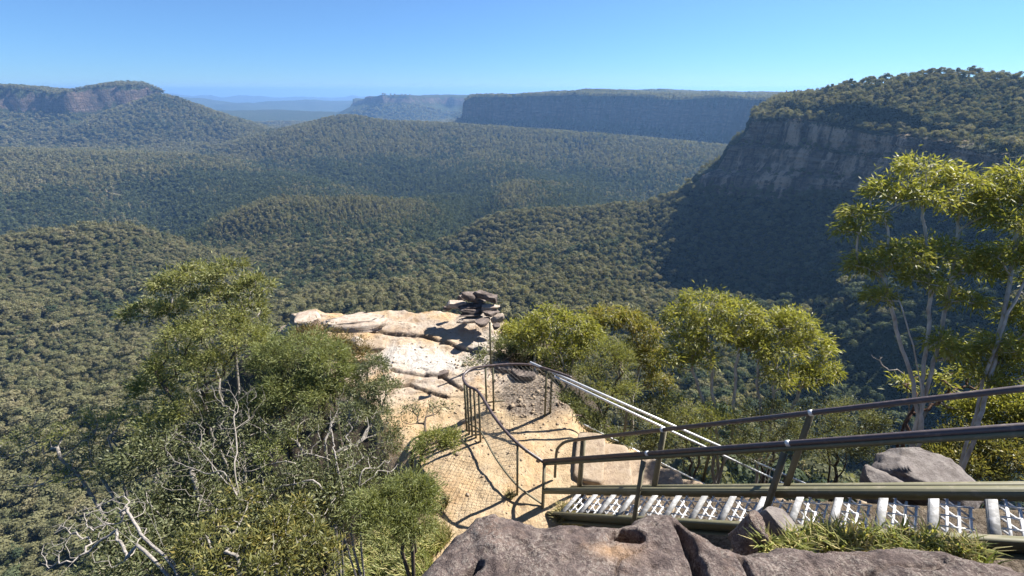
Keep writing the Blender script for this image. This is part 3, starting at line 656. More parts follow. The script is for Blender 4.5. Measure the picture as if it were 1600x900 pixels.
# foreground rock, near the feet of the photographer
def foreground():
    out = [(560, 1010), (610, 950), (650, 902), (690, 862), (715, 830), (740, 807), (775, 801), (810, 808), (845, 818), (900, 816), (950, 815), (985, 817), (1003, 803), (1040, 798), (1062, 806), (1085, 830),
           (1118, 852), (1165, 862), (1230, 858), (1290, 855), (1380, 857), (1450, 862), (1520, 874), (1600, 896), (1720, 935), (2000, 1030)]
    P = np.array([atz(a, b, -2.14)[:2] for a, b in out]); poly = np.concatenate([P, [(3.2, 0.1), (-1.2, 0.1)]])
    x = np.arange(-1.1, 3.3, 0.0115); y = np.arange(0.0, 2.4, 0.0115)
    X, Y = [v.ravel() for v in np.meshgrid(x, y, indexing='ij')]
    d, _ = polydist(X, Y, P, [np.zeros(len(P))]); ins = inside(X, Y, poly)
    sg = np.where(ins, d, -d) + 0.022 * fbm(X * 7, Y * 7, 4, 91)
    z = -2.17 + 0.13 * (1 - np.exp(-np.maximum(sg, 0) / 0.07)) + 0.12 * np.minimum(np.maximum(sg, 0), 1)
    z += 0.036 * fbm(X * 2.4, Y * 2.4, 4, 92) + 0.026 * fbm(X * 8, Y * 8, 4, 93) + 0.007 * fbm(X * 30, Y * 30, 3, 94) + 0.02 * np.abs(fbm(X * 5, Y * 5, 4, 98)) - 0.012 * sst(0.62, 0.8, vn(X * 22, Y * 22, 99))
    # tilted bedding on the right, with small overlapping ledges
    right = sst(1.0, 1.3, X)
    z += right * 0.035 * (np.mod(X * 2.2 + Y * 5 + 0.6 * fbm(X * 3, Y * 3, 3, 95), 1.0) - 0.5) * 0.8
    # joint between the two rocks and smaller cracks
    crack = np.zeros(X.shape)
    for L, dp, wd in (([(1062, 806), (1078, 850), (1092, 905), (1100, 1000)], 0.14, 0.022), ([(960, 920), (968, 880), (1010, 850)], 0.02, 0.006), ([(660, 930), (720, 905), (745, 885)], 0.08, 0.016),
                      ([(1160, 868), (1190, 930)], 0.05, 0.012), ([(820, 870), (845, 845), (880, 850)], 0.015, 0.01), ([(1350, 900), (1400, 880), (1470, 885)], 0.03, 0.012)):
        Q = np.array([atz(a, b, -2.02)[:2] for a, b in L]); dc, _ = polydist(X + 0.02 * fbm(X * 9, Y * 9, 3, 96), Y, Q, [np.zeros(len(Q))])
        z -= dp * np.exp(-(dc / wd) ** 2); crack = np.maximum(crack, np.exp(-(dc / wd) ** 2))
    h = atz(978, 843, -2.08); u = (X - h[0]) / 0.085; v = (Y - h[1]) / 0.05; rr_ = np.hypot(u, v) + 0.25 * fbm(X * 14, Y * 14, 3, 97)
    hole = 1 - sst(0.75, 1.15, rr_); z -= 0.15 * hole * (0.4 + 0.6 * sst(-1.2, 1.0, v))
    h2 = atz(955, 872, -2.05); sandy = np.exp(-(((X - h2[0]) / 0.1) ** 2 + ((Y - h2[1]) / 0.05) ** 2)) * 0.9 + hole * (v < 0.1)
    z = np.where(sg < 0, z + sg * 3.2, z)
    z = np.maximum(z, -3.9)
    F = grid_faces(len(x), len(y)); zf = z[F]; F = F[(zf.max(1) > -3.85)]
    me = mesh_data("foreground_rock", np.stack([X, Y, z], 1), F, ROCK, True, {"sand": np.clip(sandy, 0, 1)})
    tag(obj("foreground_rock", me), "lichened grey-brown sandstone rock along the bottom edge in front of the stair", "rock")
foreground()

# ------------------------------------------------------------------ loose and stacked rocks
def rock_mesh(name, size, seed, mat, sub=3, cuts=9, layer=0.0, rot=0.0, tilt=(0, 0)):
    import bmesh
    bm = bmesh.new(); bmesh.ops.create_icosphere(bm, subdivisions=sub, radius=1)
    V = np.array([v.co[:] for v in bm.verts]); F = np.array([[v.index for v in f.verts] for f in bm.faces]); bm.free()
    rng = np.random.default_rng(seed)
    V = np.sign(V) * np.abs(V) ** (0.52 if cuts else 1.0)
    for i in range(cuts):
        n = rng.normal(size=3); n[2] *= 0.6; n /= np.linalg.norm(n); dd = V @ n; c = rng.uniform(0.58, 0.98)
        V = V - np.maximum(dd - c, 0)[:, None] * n
    for n in ((0, 0, 1), (0, 0, -1)):
        n = np.array(n, float); dd = V @ n; V = V - np.maximum(dd - 0.62, 0)[:, None] * n
    r = 1 + 0.07 * fbm(V[:, 0] * 2 + seed, V[:, 1] * 2 + V[:, 2] * 1.7, 4, seed % 50) + 0.05 * fbm(V[:, 0] * 6 + seed, V[:, 1] * 6 + V[:, 2] * 5, 3, seed % 40)
    V = V * r[:, None]
    if layer: V[:, :2] *= (1 + layer * (vn(V[:, 2] * 6 + seed, V[:, 2] * 0 + seed, 5) - 0.5))[:, None]
    V = V / np.abs(V).max(0) * np.array(size)
    ca, sa = math.cos(rot), math.sin(rot)
    cx, sx = math.cos(tilt[0]), math.sin(tilt[0]); cyy, sy = math.cos(tilt[1]), math.sin(tilt[1])
    V = V @ np.array([[1, 0, 0], [0, cx, -sx], [0, sx, cx]]).T @ np.array([[cyy, 0, sy], [0, 1, 0], [-sy, 0, cyy]]).T @ np.array([[ca, -sa, 0], [sa, ca, 0], [0, 0, 1]]).T
    return mesh_data(name, V, F, mat, False, {"sand": np.zeros(len(V))})
def rock(label, P, size, seed, mat, name="rock", parent=None, cat="rock", group=None, **k):
    o = bpy.data.objects.new(name, rock_mesh(name, size, seed, mat, **k)); COL.objects.link(o)
    o.location = [float(v) for v in P]
    if parent is not None: o.parent = parent; o.location = [float(a - b) for a, b in zip(P, parent.location)]
    else: tag(o, label, cat, group)
    return o
# outcrop at the far end of the ledge
oc = at(752, 500, 9.9); oc[2] = -5.0
crop = empty("rock_outcrop", oc, "stacked dark layered rocks at the far right tip of the ledge", "rock outcrop")
for i, (px, py, dd, sx, sy, sz, mt, tl, rt) in enumerate([
        (716, 476, 10.0, .26, .25, .10, STONE_PALE, (.1, .1), .2), (722, 466, 10.3, .12, .15, .09, STONE_DARK, (.3, .2), 1), (733, 500, 9.8, .3, .25, .08, STONE_PALE, (0, .05), .4),
        (738, 490, 9.9, .34, .3, .05, STONE_DARK, (.05, .0), .1), (742, 484, 9.9, .33, .3, .045, STONE_DARK, (0.1, .04), .3), (740, 477, 10.0, .34, .28, .05, STONE_DARK, (0.12, -.05), .2),
        (738, 463, 10.0, .26, .25, .12, STONE_DARK, (.25, .25), .5), (755, 460, 10.0, .25, .24, .12, STONE_DARK, (.15, .1), -.2), (769, 467, 9.9, .15, .2, .13, STONE_DARK, (0, .05), .1),
        (765, 479, 9.9, .22, .24, .06, STONE_PALE, (0, .1), .2), (766, 489, 9.8, .2, .24, .08, STONE_DARK, (.1, .15), .6), (778, 498, 9.7, .15, .2, .12, STONE_PALE, (.1, -.2), .3),
        (755, 503, 9.6, .22, .2, .1, STONE_DARK, (.1, .1), .8), (700, 482, 10.1, .1, .1, .07, STONE_DARK, (.2, 0), .3), (748, 470, 10.1, .2, .2, .05, STONE_DARK, (.1, .1), .9), (776, 510, 9.4, .1, .15, .08, STONE_DARK, (.2, .1), .5)]):
    rock(None, at(px, py, dd), (sx * 1.05, sy * 0.55, sz * 0.6), 300 + i, mt, "stone", crop, rot=rt, tilt=tl, cuts=12, layer=0.25)
for lb, px, py, dd, sz_, mt, sd_, kw in (
        ("rounded pale boulder at the left end of the ledge rim", 480, 503, 9.9, (.3, .34, .13), STONE_PALE, 401, dict(rot=.3, cuts=16)),
        ("long undercut slab with dark shaded front on the ledge rim", 560, 505, 9.5, (.74, .5, .14), STONE_PALE, 402, dict(sub=4, rot=.05, layer=.35, tilt=(-.12, .04), cuts=18)),
        ("small reddish flake of stone lying on the white rock", 693, 585, 8.2, (.13, .08, .05), STONE_DARK, 404, dict(rot=.6)),
        ("broad brown slab lying below the undercut slab", 580, 541, 9.0, (.3, .2, .06), STONE_STEP, 405, dict(rot=.2)),
        ("thin slab leaning against the undercut slab", 560, 535, 9.0, (.1, .16, .05), STONE_PALE, 406, dict(rot=1.0, tilt=(.5, 0))),
        ("round brown boulder beside the top of the stone steps", 851, 663, 8.2, (.13, .13, .14), STONE_STEP, 407, {}),
        ("grey boulder standing among trees behind the steel stair", 1448, 768, 5.6, (.72, .5, .36), STONE_GREY, 408, dict(sub=5, layer=.3, rot=-.1, tilt=(0.12, .1), cuts=22)),
        ("low grey boulder beside the bigger boulder behind the stair", 1378, 768, 5.5, (.22, .25, .24), STONE_GREY, 409, dict(sub=4, tilt=(.2, -.3), cuts=16)),
        ("pointed upright slab of rock at the grass by the stair", 1172, 842, 3.05, (.075, .12, .15), ROCK, 410, dict(sub=4, tilt=(.2, .25), rot=.3, cuts=14)),
        ("smooth sloping brown rock between upright slab and stair post", 1217, 836, 3.15, (.13, .15, .12), STONE_GREY, 411, dict(sub=4, tilt=(.1, .35), rot=.2)),
        ("small dark red stone in the shade behind the curved rail", 815, 592, 8.6, (.25, .2, .16), STONE_DARK, 412, dict(rot=.4)),
        ("dark stone pushed under the shrub behind the curved rail", 790, 578, 8.9, (.2, .2, .14), STONE_DARK, 413, dict(rot=1.4))):
    rock(lb, at(px, py, dd), sz_, sd_, mt, "boulder" if "boulder" in lb else "rock", **kw)

# loose stones and bark litter lying on the path, too many to count
def litter():
    rng = np.random.default_rng(77); V, F, n0_ = [], [], 0
    o8 = np.array([(1, 0, 0), (-1, 0, 0), (0, 1, 0), (0, -1, 0), (0, 0, 1), (0, 0, -1)], float)
    f8 = np.array([(0, 2, 4), (2, 1, 4), (1, 3, 4), (3, 0, 4), (2, 0, 5), (1, 2, 5), (3, 1, 5), (0, 3, 5)])
    c1, c2 = atz(835, 620, GZ), atz(760, 720, GZ)
    P = np.concatenate([rng.normal((c1[0], c1[1]), (.5, .45), (420, 2)), rng.normal((c2[0], c2[1] + .3), (.6, .9), (160, 2)), rng.normal((-1.6, 7.6), (1.2, .8), (160, 2)), rng.normal((2.2, 3.3), (.8, .5), (260, 2))])
    z, sg = ground(P[:, 0], P[:, 1])[:2]
    for (x, y), zz, g in zip(P, z, sg):
        if g > 0.1: continue
        r = rng.lognormal(-4.0, 0.5); e = rng.uniform(.5, 1.5, 3) * r; e[2] *= .6; a = rng.uniform(0, 6.28); v = o8 * e * rng.uniform(.7, 1.2, (6, 1))
        v = np.stack([v[:, 0] * math.cos(a) - v[:, 1] * math.sin(a) + x, v[:, 0] * math.sin(a) + v[:, 1] * math.cos(a) + y, v[:, 2] + zz + e[2] * .3], 1)
        V.append(v); F.append(f8 + n0_); n0_ += 6
    V = np.concatenate(V); tag(obj("loose_stones", mesh_data("loose_stones", V, np.concatenate(F), STONE_STEP, False, {"sand": np.zeros(len(V))})), "small loose stones and grit lying on the sandy path", kind='stuff')
litter()

# ------------------------------------------------------------------ stone steps going down to the right
sp0 = on_ground(900, 722)
steps = empty("stone_steps", (1.2, 5.25, GZ), "rough sandstone steps descending to the right below the steel stair", "steps")
for i in range(7):
    x0 = 0.98 + 0.40 * i; zt = GZ + 0.05 - 0.165 * i
    m = MB(); n = 6
    c = np.array([x0 + 0.2, 5.18 - 0.085 * i, zt - 0.12])
    me_ = rock_mesh("step", (0.225, 0.5, 0.14), 500 + i, STONE_STEP, sub=3, cuts=0)
    o = bpy.data.objects.new("step", me_); COL.objects.link(o); o.parent = steps; o.location = Vector(c) - steps.location; o.rotation_euler = (0, 0, -0.2 + 0.05 * math.sin(i * 2.1))
    V = np.array([v.co[:] for v in me_.vertices]); V = np.sign(V) * np.abs(V / np.array([0.225, 0.5, 0.14])) ** 0.28 * np.array([0.225, 0.5, 0.14]) * (1 + 0.05 * fbm(V[:, 0] * 9 + i, V[:, 1] * 5, 3, 7))[:, None]
    me_.vertices.foreach_set("co", V.astype(np.float32).ravel()); me_.update()

# ------------------------------------------------------------------ steel stair
D3 = np.array([0.747, -0.665, 0.741])          # along the slope, per metre of plan
def sp(s, q, h): return np.array([SA[0] + SU[0] * s + SQ[0] * q, SA[1] + SU[1] * s + SQ[1] * q, -4.33 + 0.741 * s + h])
UPV = np.array([0, 0, 1.0]); AC = np.array([SQ[0], SQ[1], 0]); ALG = D3 / np.linalg.norm(D3); NRM = np.cross(AC, ALG); NRM = NRM if NRM[2] > 0 else -NRM
st = empty("steel_staircase", sp(0, 0.3, -0.95), "narrow olive steel stair with open lattice treads and two handrails", "staircase")
SE = 5.0; WID = 0.47
def channel(a, b, out, web, fl, t=0.006):
    """C section beam: web along NRM, flanges towards out"""
    m = MB(); a = np.asarray(a); b = np.asarray(b); d = (b - a); c = (a + b) / 2; h = d / 2
    m.box(c, h, NRM * web / 2, out * t / 2)
    for sgn in (-1, 1): m.box(c + NRM * sgn * (web / 2 - t / 2 + 0.0015) + out * (fl / 2 + t / 2), h, NRM * t / 2, out * fl / 2)
    return m
channel(sp(-0.12, -0.02, -0.92), sp(SE, -0.02, -0.92), -AC, 0.115, 0.055).build("stringer", OLIVE, st)
channel(sp(-0.02, WID + 0.02, -0.92), sp(SE, WID + 0.02, -0.92), AC, 0.115, 0.05).build("stringer", OLIVE, st)
m = MB(); m.bar(sp(-0.09, -0.075, -0.93), sp(-0.09, -0.075, -1.5), 0.05, 0.12, SU.tolist() + [0]); m.build("stringer_foot", DARKOLIVE, st)
# lattice treads
def tread_pieces():
    P = MB(); P.box((0.025, 0, 0), (0.026, 0, 0), (0, WID / 2, 0), (0, 0, 0.004)); P.box((0.0, 0, -0.02), (0.003, 0, 0), (0, WID / 2 - 0.002, 0), (0, 0, 0.0165))
    plate = mesh_data("nosing_plate", np.concatenate(P.V), [np.array(f) for f in P.F.values()], WHITE)
    Bm = MB(); Bm.box((0, 0, 0), (0.0075, 0, 0), (0, WID / 2, 0), (0, 0, 0.009)); bar_ = mesh_data("bar", np.concatenate(Bm.V), [np.array(f) for f in Bm.F.values()], BRIGHT)
    Dm = MB(); Dm.tube([(-0.5, 0, 0), (0.5, 0, 0)], 0.0078, 6); rod = mesh_data("rod", np.concatenate(Dm.V), [np.array(f) for f in Dm.F.values()], BRIGHT, True)
    return plate, bar_, rod
PLATE, BAR, ROD = tread_pieces()
yaw = math.atan2(SU[1], SU[0])
run = 0.25
for i in range(int(SE / run)):
    s0 = 0.02 + i * run
    t_ = bpy.data.objects.new("tread", None); COL.objects.link(t_); t_.parent = st; t_.empty_display_size = 0.05
    t_.location = Vector(sp(s0, WID / 2, -0.875)) - st.location; t_.rotation_euler = (0, 0, yaw)
    def piece(name, me_, loc, rz=0.0, sx=1.0):
        o = bpy.data.objects.new(name, me_); COL.objects.link(o); o.parent = t_; o.location = loc; o.rotation_euler = (0, 0, rz); o.scale = (sx, 1, 1)
    piece("nosing_plate", PLATE, (0, 0, 0))
    xs = (0.095, 0.16, 0.222)
    for x_ in xs: piece("bar", BAR, (x_, 0, -0.006))
    # slanting rods between the bars, crossing into little stars
    nS = 4
    for k in range(nS):
        y0 = -WID / 2 + (k + 0.5) * WID / nS
        for sg_ in (-1, 1):
            dx, dy = 0.18, WID / nS * 0.98 * sg_
            piece("rod", ROD, (0.148, y0, -0.004 + 0.004 * sg_), math.atan2(dy, dx), math.hypot(dx, dy))
def rail_run(q, s0, s1, s_post, start=None):
    P = [sp(s0, q, 0), sp((s0 + s1) / 2, q, 0), sp(s1, q, 0)]
    if start is not None: P = list(start) + P
    return P
m = MB(); m.tube([sp(-0.02, 0, 0.024), sp(SE, 0, 0.024)], 0.0225, 12); m.build("handrail", RAILTOP, st, True)
m = MB(); m.bar(sp(0.02, 0, -0.02), sp(SE, 0, -0.02), 0.045, 0.034, NRM); m.build("rail_strip", OLIVE, st)
m = MB(); m.bar(sp(0.03, -0.032, -0.44), sp(SE, -0.032, -0.44), 0.055, 0.006, NRM); m.bar(sp(0.03, -0.0615, -0.4675), sp(SE, -0.0615, -0.4675), 0.006, 0.052, NRM); m.build("mid_rail", OLIVE, st)
f_end = [at(866, 745, 6.25), at(868, 718, 6.1), at(871, 700, 6.02), at(876, 693, 5.98)]
far0 = sp(0.12, WID, 0.024)
m = MB(); m.tube(smooth_path([sp(-0.16, WID, -0.62), sp(-0.155, WID, -0.2), sp(-0.13, WID, -0.085), sp(-0.03, WID, 0.005), sp(0.12, WID, 0.026)], 6), 0.02, 10); m.build("rail_end", DARKOLIVE, st, True)
m = MB(); m.tube([sp(0.12, WID, 0.026), sp(SE, WID, 0.026)], 0.0225, 12); m.build("handrail", RAILTOP, st, True)
def post(s, q, h0, h1, side, name="post"):
    m = MB(); c = sp(s, q, 0); a = c + UPV * h0; b = c + UPV * h1
    o = AC * side
    m.box((a + b) / 2 + o * 0.003, SU.tolist() + [0] * 1 if False else np.array([SU[0], SU[1], 0]) * 0.025, o * 0.003, UPV * (h1 - h0) / 2)
    m.box((a + b) / 2 + np.array([SU[0], SU[1], 0]) * 0.0225 + o * 0.029, np.array([SU[0], SU[1], 0]) * 0.003, o * 0.0225, UPV * (h1 - h0) / 2 - UPV * 0.002)
    p = m.build(name, DARKOLIVE, st)
    return p
post(-0.005, -0.002, -1.0, 0.01, -1)
for s_ in (1.27, 2.36, 3.95): post(s_, -0.072, -1.0, -0.02, -1)
for s_ in (0.22, 1.22, 2.42, 4.0): post(s_, WID + 0.03, -0.86, 0.0, 1)
for s_ in (1.27, 2.36, 3.95):                      # clamps where the rail pipes join
    m = MB(); m.tube([sp(s_ - 0.012, 0, 0.024), sp(s_ + 0.012, 0, 0.024)], 0.0255, 12); m.build("rail_clamp", GALV, st, True)
for s_ in (1.22, 2.42):
    m = MB(); m.tube([sp(s_ - 0.012, WID, 0.026), sp(s_ + 0.012, WID, 0.026)], 0.0255, 12); m.build("rail_clamp", GALV, st, True)

# ------------------------------------------------------------------ curved fence at the foot of the stair
RZ = -4.17
loop_px = [(808.7, 690), (775, 655), (748, 613), (731, 603), (724, 592), (727, 583), (741, 575), (770, 571), (800, 569), (830, 570.5), (862, 579), (893, 590)]
n0 = sp(-0.02, 0, 0.0)
LP = [n0] + [atz(a, b, RZ) for a, b in loop_px]
LP = np.array(LP); LP[1][2] = -4.2
fence = empty("curved_fence", (LP[3][0], LP[3][1], GZ), "curved brown pipe fence with wire mesh looping round the stair foot", "fence")
top = smooth_path(LP, 8)
m = MB(); m.tube(top, 0.021, 10); m.build("top_rail", RAILTOP, fence, True)
def low(P, k): return np.array([P[0], P[1], gz(P[0], P[1]) + k])
bot = top - np.array([0, 0, 0.74])
m = MB(); m.tube(bot[:70], 0.014, 8); m.build("bottom_rail", DARKOLIVE, fence, True)
for px in (808.7, 748, 741.5, 735, 729.5):
    P = min(top[:46], key=lambda p: abs(proj(p)[0] - px) + (0 if p[1] < 6.3 else 50)); g = gz(P[0], P[1])
    m = MB(); m.bar((P[0], P[1], g - 0.15), (P[0], P[1], P[2] - 0.01), 0.036, 0.03, (1, 0, 0)); m.build("post", DARKOLIVE, fence)
for px in (725.5, 758, 770.5, 855):
    P = min(top[36:], key=lambda p: abs(proj(p)[0] - px)); g = gz(P[0], P[1])
    m = MB(); m.bar((P[0], P[1], g - 0.15), (P[0], P[1], P[2] - 0.01), 0.036, 0.03, (1, 0, 0)); m.build("post", OLIVE, fence)
# wire netting between the rails: diagonal wires following the fence line
def netting(i0, i1, cell=0.055):
    T = top[i0:i1]; B_ = bot[i0:i1]; L = np.concatenate([[0], np.cumsum(np.linalg.norm(np.diff(T, axis=0), axis=1))])
    def pt(u, v):
        a = np.array([np.interp(u, L, T[:, k]) for k in range(3)]); b = np.array([np.interp(u, L, B_[:, k]) for k in range(3)]); return a * (1 - v) + b * v
    hgt_ = np.mean(T[:, 2] - B_[:, 2]); m = MB()
    for sgn in (1, -1):
        for u0 in np.arange(-hgt_, L[-1] + hgt_, cell * 1.414):
            w_ = [(u0 + sgn * v * hgt_, v) for v in np.linspace(0, 1, 13)]; w_ = [(u, v) for u, v in w_ if 0 <= u <= L[-1]]
            if len(w_) > 1: m.tube([pt(u, v) for u, v in w_], 0.0022, 3, False)
    return m
o = netting(8, 46).build("wire_netting", WIRE, fence); o["kind"] = "stuff"
o = netting(62, 92).build("wire_netting", WIRE, fence); o["kind"] = "stuff"

# galvanised handrail of the stone steps
ga0 = at(828, 566, 7.35); ga1 = at(1240, 748, 7.7)
gr = empty("galvanised_railing", (ga0[0], ga0[1], GZ), "shiny galvanised pipe railing running down beside the stone steps", "railing")
m = MB(); m.tube([ga0, ga1 + (ga1 - ga0) * 0.15], 0.021, 10); m.build("top_pipe", GALV, gr, True)
gb0 = at(866, 588, 7.2); gb1 = at(1210, 749, 7.5)
m = MB(); m.tube([gb0, gb1 + (gb1 - gb0) * 0.15], 0.019, 10); m.build("middle_pipe", GALV, gr, True)
gc0 = at(875, 645, 7.75); gc1 = at(1062, 738, 7.8)
m = MB(); m.tube([gc0, gc1 + (gc1 - gc0) * 0.5], 0.017, 8); m.build("bottom_pipe", GALV, gr, True)
for k in (0.08, 0.36, 0.68, 0.97):
    P = ga0 + (ga1 - ga0) * k; g = gz(P[0], P[1] )
    m = MB(); m.bar((P[0], P[1], P[2] - 1.15), (P[0], P[1], P[2] - 0.005), 0.034, 0.034, (1, 0, 0)); m.build("post", OLIVE, gr)
P = on_ground(767, 574); P[2] = gz(P[0], P[1])
pole = MB(); pole.tube([(P[0], P[1], P[2] - 0.2), (P[0], P[1], P[2] + 1.0)], 0.02, 10); pole.tube([(P[0], P[1], P[2] + 0.995), (P[0], P[1], P[2] + 1.012)], 0.024, 10)
tag(pole.build("marker_post", OLIVE, None, True), "single upright metal post standing at the right edge of the ledge", "post")

# ------------------------------------------------------------------ plants
def grow(base, stems, tips, rng, bend=0.12, r_tip=0.004, power=0.45, r_max=0.08, wig=0.02):
    """stems: lists of points from the base; tips: end points. Returns tube chains [(points, radii)]"""
    N_ = [np.asarray(base, float)]; par = [-1]
    for stm in stems:
        prev = 0; P = smooth_path([N_[0]] + [np.asarray(p, float) for p in stm], 6)
        for p in P[1:]:
            N_.append(p + rng.normal(size=3) * wig); par.append(prev); prev = len(N_) - 1
    order = np.argsort(np.linalg.norm(tips - N_[0], axis=1))
    pl = [0.0] * len(N_)
    for i in range(1, len(N_)): pl[i] = pl[par[i]] + np.linalg.norm(N_[i] - N_[par[i]])
    tipnode = []
    for ti in order:
        t = tips[ti]; A = np.array(N_); d = np.linalg.norm(A - t, axis=1)
        cost = d + 0.22 * np.array(pl) + 0.5 * np.maximum(A[:, 2] - t[2], 0)
        k = int(np.argmin(cost)); a = A[k]; L = d[k]; nseg = 4 if L > 0.12 else 2
        back = a - A[par[k]] if par[k] >= 0 else np.array([0, 0, 1.0]); back = back / (np.linalg.norm(back) + 1e-9)
        mid = (a + t) / 2 + back * L * bend + rng.normal(size=3) * L * min(0.08, bend * 0.5) + np.array([0, 0, -L * 0.05])
        prev = k
        for f in np.linspace(0, 1, nseg + 1)[1:]:
            p = a * (1 - f) ** 2 + 2 * mid * f * (1 - f) + t * f * f
            N_.append(p); par.append(prev); pl.append(pl[prev] + L / nseg); prev = len(N_) - 1
        tipnode.append(prev)
    n = len(N_); cnt = np.zeros(n); ch = [[] for _ in range(n)]
    for i in range(1, n): ch[par[i]].append(i)
    for t in tipnode: cnt[t] += 1
    for i in range(n - 1, 0, -1): cnt[i] = max(cnt[i], 0.3); cnt[par[i]] += cnt[i]
    rd = np.minimum(r_tip * cnt ** power, r_max)
    chains = []; stack = [0]
    starts = [(0, c) for c in ch[0]]
    while starts:
        a, c = starts.pop(); pts_ = [a, c]
        while ch[c]:
            kids = sorted(ch[c], key=lambda k: -cnt[k])
            for k in kids[1:]: starts.append((c, k))
            c = kids[0]; pts_.append(c)
        r_ = rd[pts_].copy(); r_[0] = min(r_[0], r_[1] * 1.25)
        chains.append((np.array([N_[i] for i in pts_]), r_))
    return chains
def leaves(C, Dn, ln, wd, rng, droop=0.0, spread=0.7, fold=0.25):
    n = len(C); d = Dn + rng.normal(size=(n, 3)) * spread; d[:, 2] -= droop; d /= np.linalg.norm(d, axis=1)[:, None]
    w_ = np.cross(d, rng.normal(size=(n, 3))); w_ /= np.linalg.norm(w_, axis=1)[:, None]; nn = np.cross(w_, d)
    L = (ln * rng.uniform(0.6, 1.25, n))[:, None]; W = (wd * rng.uniform(0.7, 1.2, n))[:, None]
    V = np.stack([C, C + d * L * 0.42 + w_ * W / 2 + nn * W * fold, C + d * L + nn * W * 0.3 - np.array([0, 0, 1]) * L * 0.12 * (droop > 0), C + d * L * 0.42 - w_ * W / 2 + nn * W * fold], 1)
    return V.reshape(-1, 3), np.arange(4 * n).reshape(n, 4)
def lobe_tips(c, r, n, rng, shell=0.55, up=0.0):
    d = rng.normal(size=(n, 3)); d /= np.linalg.norm(d, axis=1)[:, None]; d[:, 2] = np.where(d[:, 2] < -0.3, d[:, 2] * -0.6, d[:, 2]) + up
    return c + d * np.asarray(r) * (rng.uniform(shell, 1.0, n) ** 0.7)[:, None], d
def plant(name, label, cat, base, stems, lobes, leaf, mat, bark, seed, group=None, ntip=16, nleaf=26, spread=0.09, r_tip=0.004, r_max=0.06, power=0.45, droop=0.0, bare=0, trunk_cut=0.45, fold=0.25, wig=0.02, bend=0.12, shell=0.5):
    """lobes: (centre, radii, weight[, material]); leaf: (length, width)"""
    rng = np.random.default_rng(seed); base = np.asarray(base, float)
    root = empty(name, base, label, cat, group)
    T = []; D_ = []; own = []
    for i, L in enumerate(lobes):
        k = max(3, int(ntip * L[2])); t, d = lobe_tips(np.asarray(L[0], float), L[1], k, rng, shell); T.append(t); D_.append(d); own += [i] * k
    T = np.concatenate(T); D_ = np.concatenate(D_); own = np.array(own)
    chains = grow(base, stems, T, rng, r_tip=r_tip, r_max=r_max, power=power, wig=wig, bend=bend)
    big = max(c[1].max() for c in chains); mt, mb = MB(), MB(); nt_ = nb = 0
    for k, (P, r) in enumerate(chains):
        if k == 0 or r.max() > trunk_cut * big: mt.tube(P, r, 7, False); nt_ += 1
        else: mb.tube(P, r, 4, False); nb += 1
    mt.build("trunk", bark, root, True)
    if nb: o = mb.build("branch", bark, root, True); o["kind"] = "stuff"
    for i, L in enumerate(lobes):
        sel = np.where(own == i)[0]
        if nleaf == 0 or (bare and i % bare == 0): continue
        n = int(nleaf * (L[4] if len(L) > 4 else 1)); 
        if n == 0: continue
        idx = np.repeat(sel, n); C = T[idx] + rng.normal(size=(len(idx), 3)) * spread * rng.uniform(0.2, 1, (len(idx), 1)); 
        V, F = leaves(C, (C - T[idx]) / (spread + 1e-6) * 0.6 + D_[idx] * 0.7, leaf[0], leaf[1], rng, droop, fold=fold)
        tip_t = rng.uniform(0, 1, len(T))[idx]; tt = np.clip(0.5 * tip_t + 0.5 * rng.uniform(0, 1, len(idx)), 0, 1)
        me_ = mesh_data("foliage", V, F, L[3] if len(L) > 3 and L[3] else mat, False, {"tint": np.repeat(tt, 4)})
        o = obj("foliage", me_, root); o["kind"] = "stuff"
    return root
def lb(px, py, d, rx, rz=None, wgt=1.0, mat=None, dens=1.0, ry=None):
    rz = rz or rx * 0.8; return (at(px, py, d), (rx, ry or rx, rz), wgt, mat, dens)
def gpt(px, py, d):
    P = at(px, py, d); P[2] = min(P[2], gz(P[0], P[1]) - 0.03) if P[2] < gz(P[0], P[1]) + 1.5 else P[2]; return P
def foot(px, py, d):
    P = at(px, py, d); P[2] = gz(P[0], P[1]) - 0.05; return P

# shrubs left of the path
plant("tea_tree", "tall yellow-green shrub with tufted top standing above the valley", "shrub", foot(345, 720, 6.6), [[at(350, 640, 6.7), at(330, 540, 6.8), at(320, 470, 6.8)], [at(320, 640, 6.8), at(270, 520, 7.0)], [at(370, 600, 6.6), at(385, 480, 6.6)]],
      [lb(300, 432, 6.9, .36, .17), lb(355, 425, 6.9, .36, .17), lb(395, 452, 6.8, .3, .18), lb(260, 445, 7.0, .25, .15), lb(330, 465, 6.8, .4, .16), lb(225, 487, 7.1, .3, .1, .8), lb(270, 485, 7, .25, .12, .7), lb(385, 490, 6.6, .3, .2, .8)],
      (.075, .017), L_TEA, BARK_GREY, 21, ntip=32, nleaf=46, spread=.06, r_tip=.003, r_max=.04)
plant("fine_leaved_shrub", "lime green fine-leaved shrub below the tufted yellow-green top", "shrub", foot(330, 800, 5.8), [[at(330, 700, 6.0), at(320, 600, 6.2), at(330, 540, 6.3)], [at(290, 680, 6.1), at(250, 580, 6.4)]],
      [lb(340, 515, 6.4, .42, .28), lb(290, 520, 6.5, .3, .22), lb(390, 530, 6.3, .3, .25), lb(270, 570, 6.4, .34, .26), lb(330, 575, 6.2, .36, .28), lb(240, 610, 6.4, .3, .3, .8), lb(300, 640, 6.1, .33, .3, .8), lb(250, 670, 6.1, .3, .28, .7)],
      (.05, .011), L_LIME, BARK_DARK, 22, ntip=44, nleaf=70, spread=.09, r_tip=.0025, r_max=.035)
